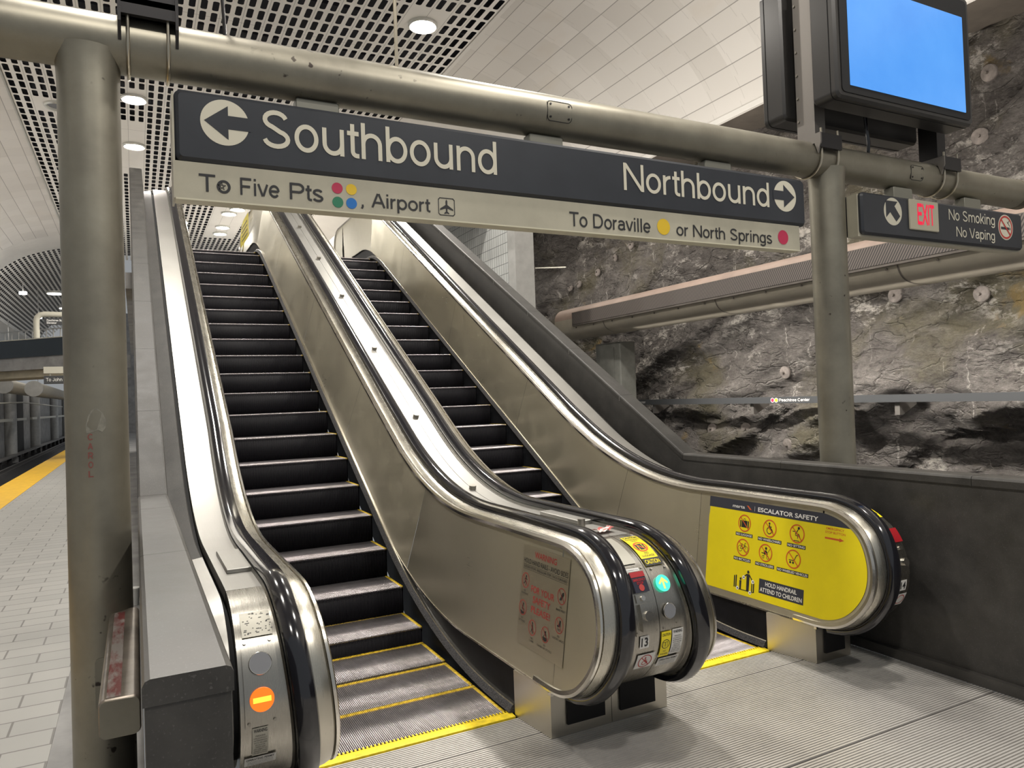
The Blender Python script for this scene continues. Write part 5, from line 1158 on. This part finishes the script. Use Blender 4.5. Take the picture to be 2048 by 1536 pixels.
for a, b, r, lb in (((-3.72, 36, 2.62), (-4.35, 60, 2.75), .30, 'big beige round duct with a grey end, under the footbridge'), ((-4.75, 36, 2.78), (-5.3, 60, 2.9), .30, 'beige round duct cut by the left frame edge')):
    t = thing('round_duct', lb, 'duct', a); MB().tube([a, b], r, 20).build('tube', M['duct'], t)
    MB().cyl((a[0], a[1]-.06, a[2]), (a[0], a[1]+.1, a[2]), r+.03, 20).build('flange', M['greymetal'], t)
    MB().tube([(a[0]-.05, a[1]+2, a[2]+r-.02), (a[0]-.05, a[1]+2, 5.69)], .015, 6).build('hanger_rod', M['greymetal'], t)
tag(MB().tube([(-5.7, 35, 2.3), (-5.65, 40, 2.1), (-5.7, 50, 2.25), (-5.7, 75, 2.1)], .035, 8).build('cable', M['drain']), 'pale sagging cable above the left track wall', 'cable')
for x, y, z, lb in ((-3.75, 33.6, 6.2, 'small hanging lamp at the left frame edge under the far vault'), (-3.55, 36.5, 5.6, 'small hanging lamp lower in the far vault, nearer the pipe frame')):
    t = thing('pendant_lamp', lb, 'lamp', (x, y, z), 'small pendant lamps of the far vault'); MB().cyl((x, y, z), (x, y, z+.10), .13, 16).build('shade', M['litlamp'], t); MB().tube([(x, y, z+.1), (x, y, z+.5 if z > 6 else z+1.2)], .012, 6).build('stem', M['greymetal'], t)
for x, y, z, lb in ((-3.05, 38, 6.85, 'lit lamp in the far vault beside the left pillar, upper one'), (-2.75, 40, 6.45, 'lit lamp in the far vault beside the left pillar, lower one')):
    t = thing('ceiling_downlight', lb, 'ceiling light', (x, y, z), 'lamps of the far vault'); MB().cyl((x, y, z), (x, y, z+.05), .30, 24).build('lens', M['litlamp'], t); MB().cyl((x, y, z+.02), (x, y, z+.12), .36, 24).build('trim_ring', M['lampring'], t)
# paper cup beside the left pillar
cu = thing('paper_cup', 'white paper cup standing on the floor behind the left pillar', 'cup', (-.10, 6.78, 0))
x, y = -.045, 6.78; mb = MB(); mb.tube([(x, y, .002), (x, y, .13)], .03, 20, 0, True, [.033, .044]); mb.build('cup_body', M['paperwhite'], cu); MB().cyl((x, y, .128), (x, y, .142), .047, 20).build('lid', M['paperwhite'], cu)
# crumpled wrapper on the middle newel
mb = MB(); n = 7; vs = []
for i in range(n):
    for j in range(4): vs.append((1.985+i*.018+random.uniform(-.004, .004), 2.985+j*.022+i*.004+random.uniform(-.004, .004), .915+random.uniform(0, .016)))
mb.add(vs, [(i*4+j, i*4+j+1, (i+1)*4+j+1, (i+1)*4+j) for i in range(n-1) for j in range(3)])
m_, nt_, p_ = nm('wrapper_print'); f_ = tex(nt_, coords(nt_), 38, 2); L(nt_, ramp(nt_, f_, [(.47, (.72, .68, .64)), (.53, (.45, .06, .05))]), p_.inputs['Base Color'])
tag(mb.build('wrapper', m_, None, None), 'crumpled red and white wrapper lying on top of the middle newel', 'litter')

struct(MB().box(-2.0, 11, 58, 58.3, -1.3, 8.4).build('wall_far', M['concrete'], None, 20), 'grey end wall of the cavern beyond the mezzanine')
struct(MB().box(-7, -1.9, 112, 112.3, -1.3, 8.4).build('wall_tunnel', M['trackdark'], None, 20), 'dark tunnel mouth at the end of the left track')
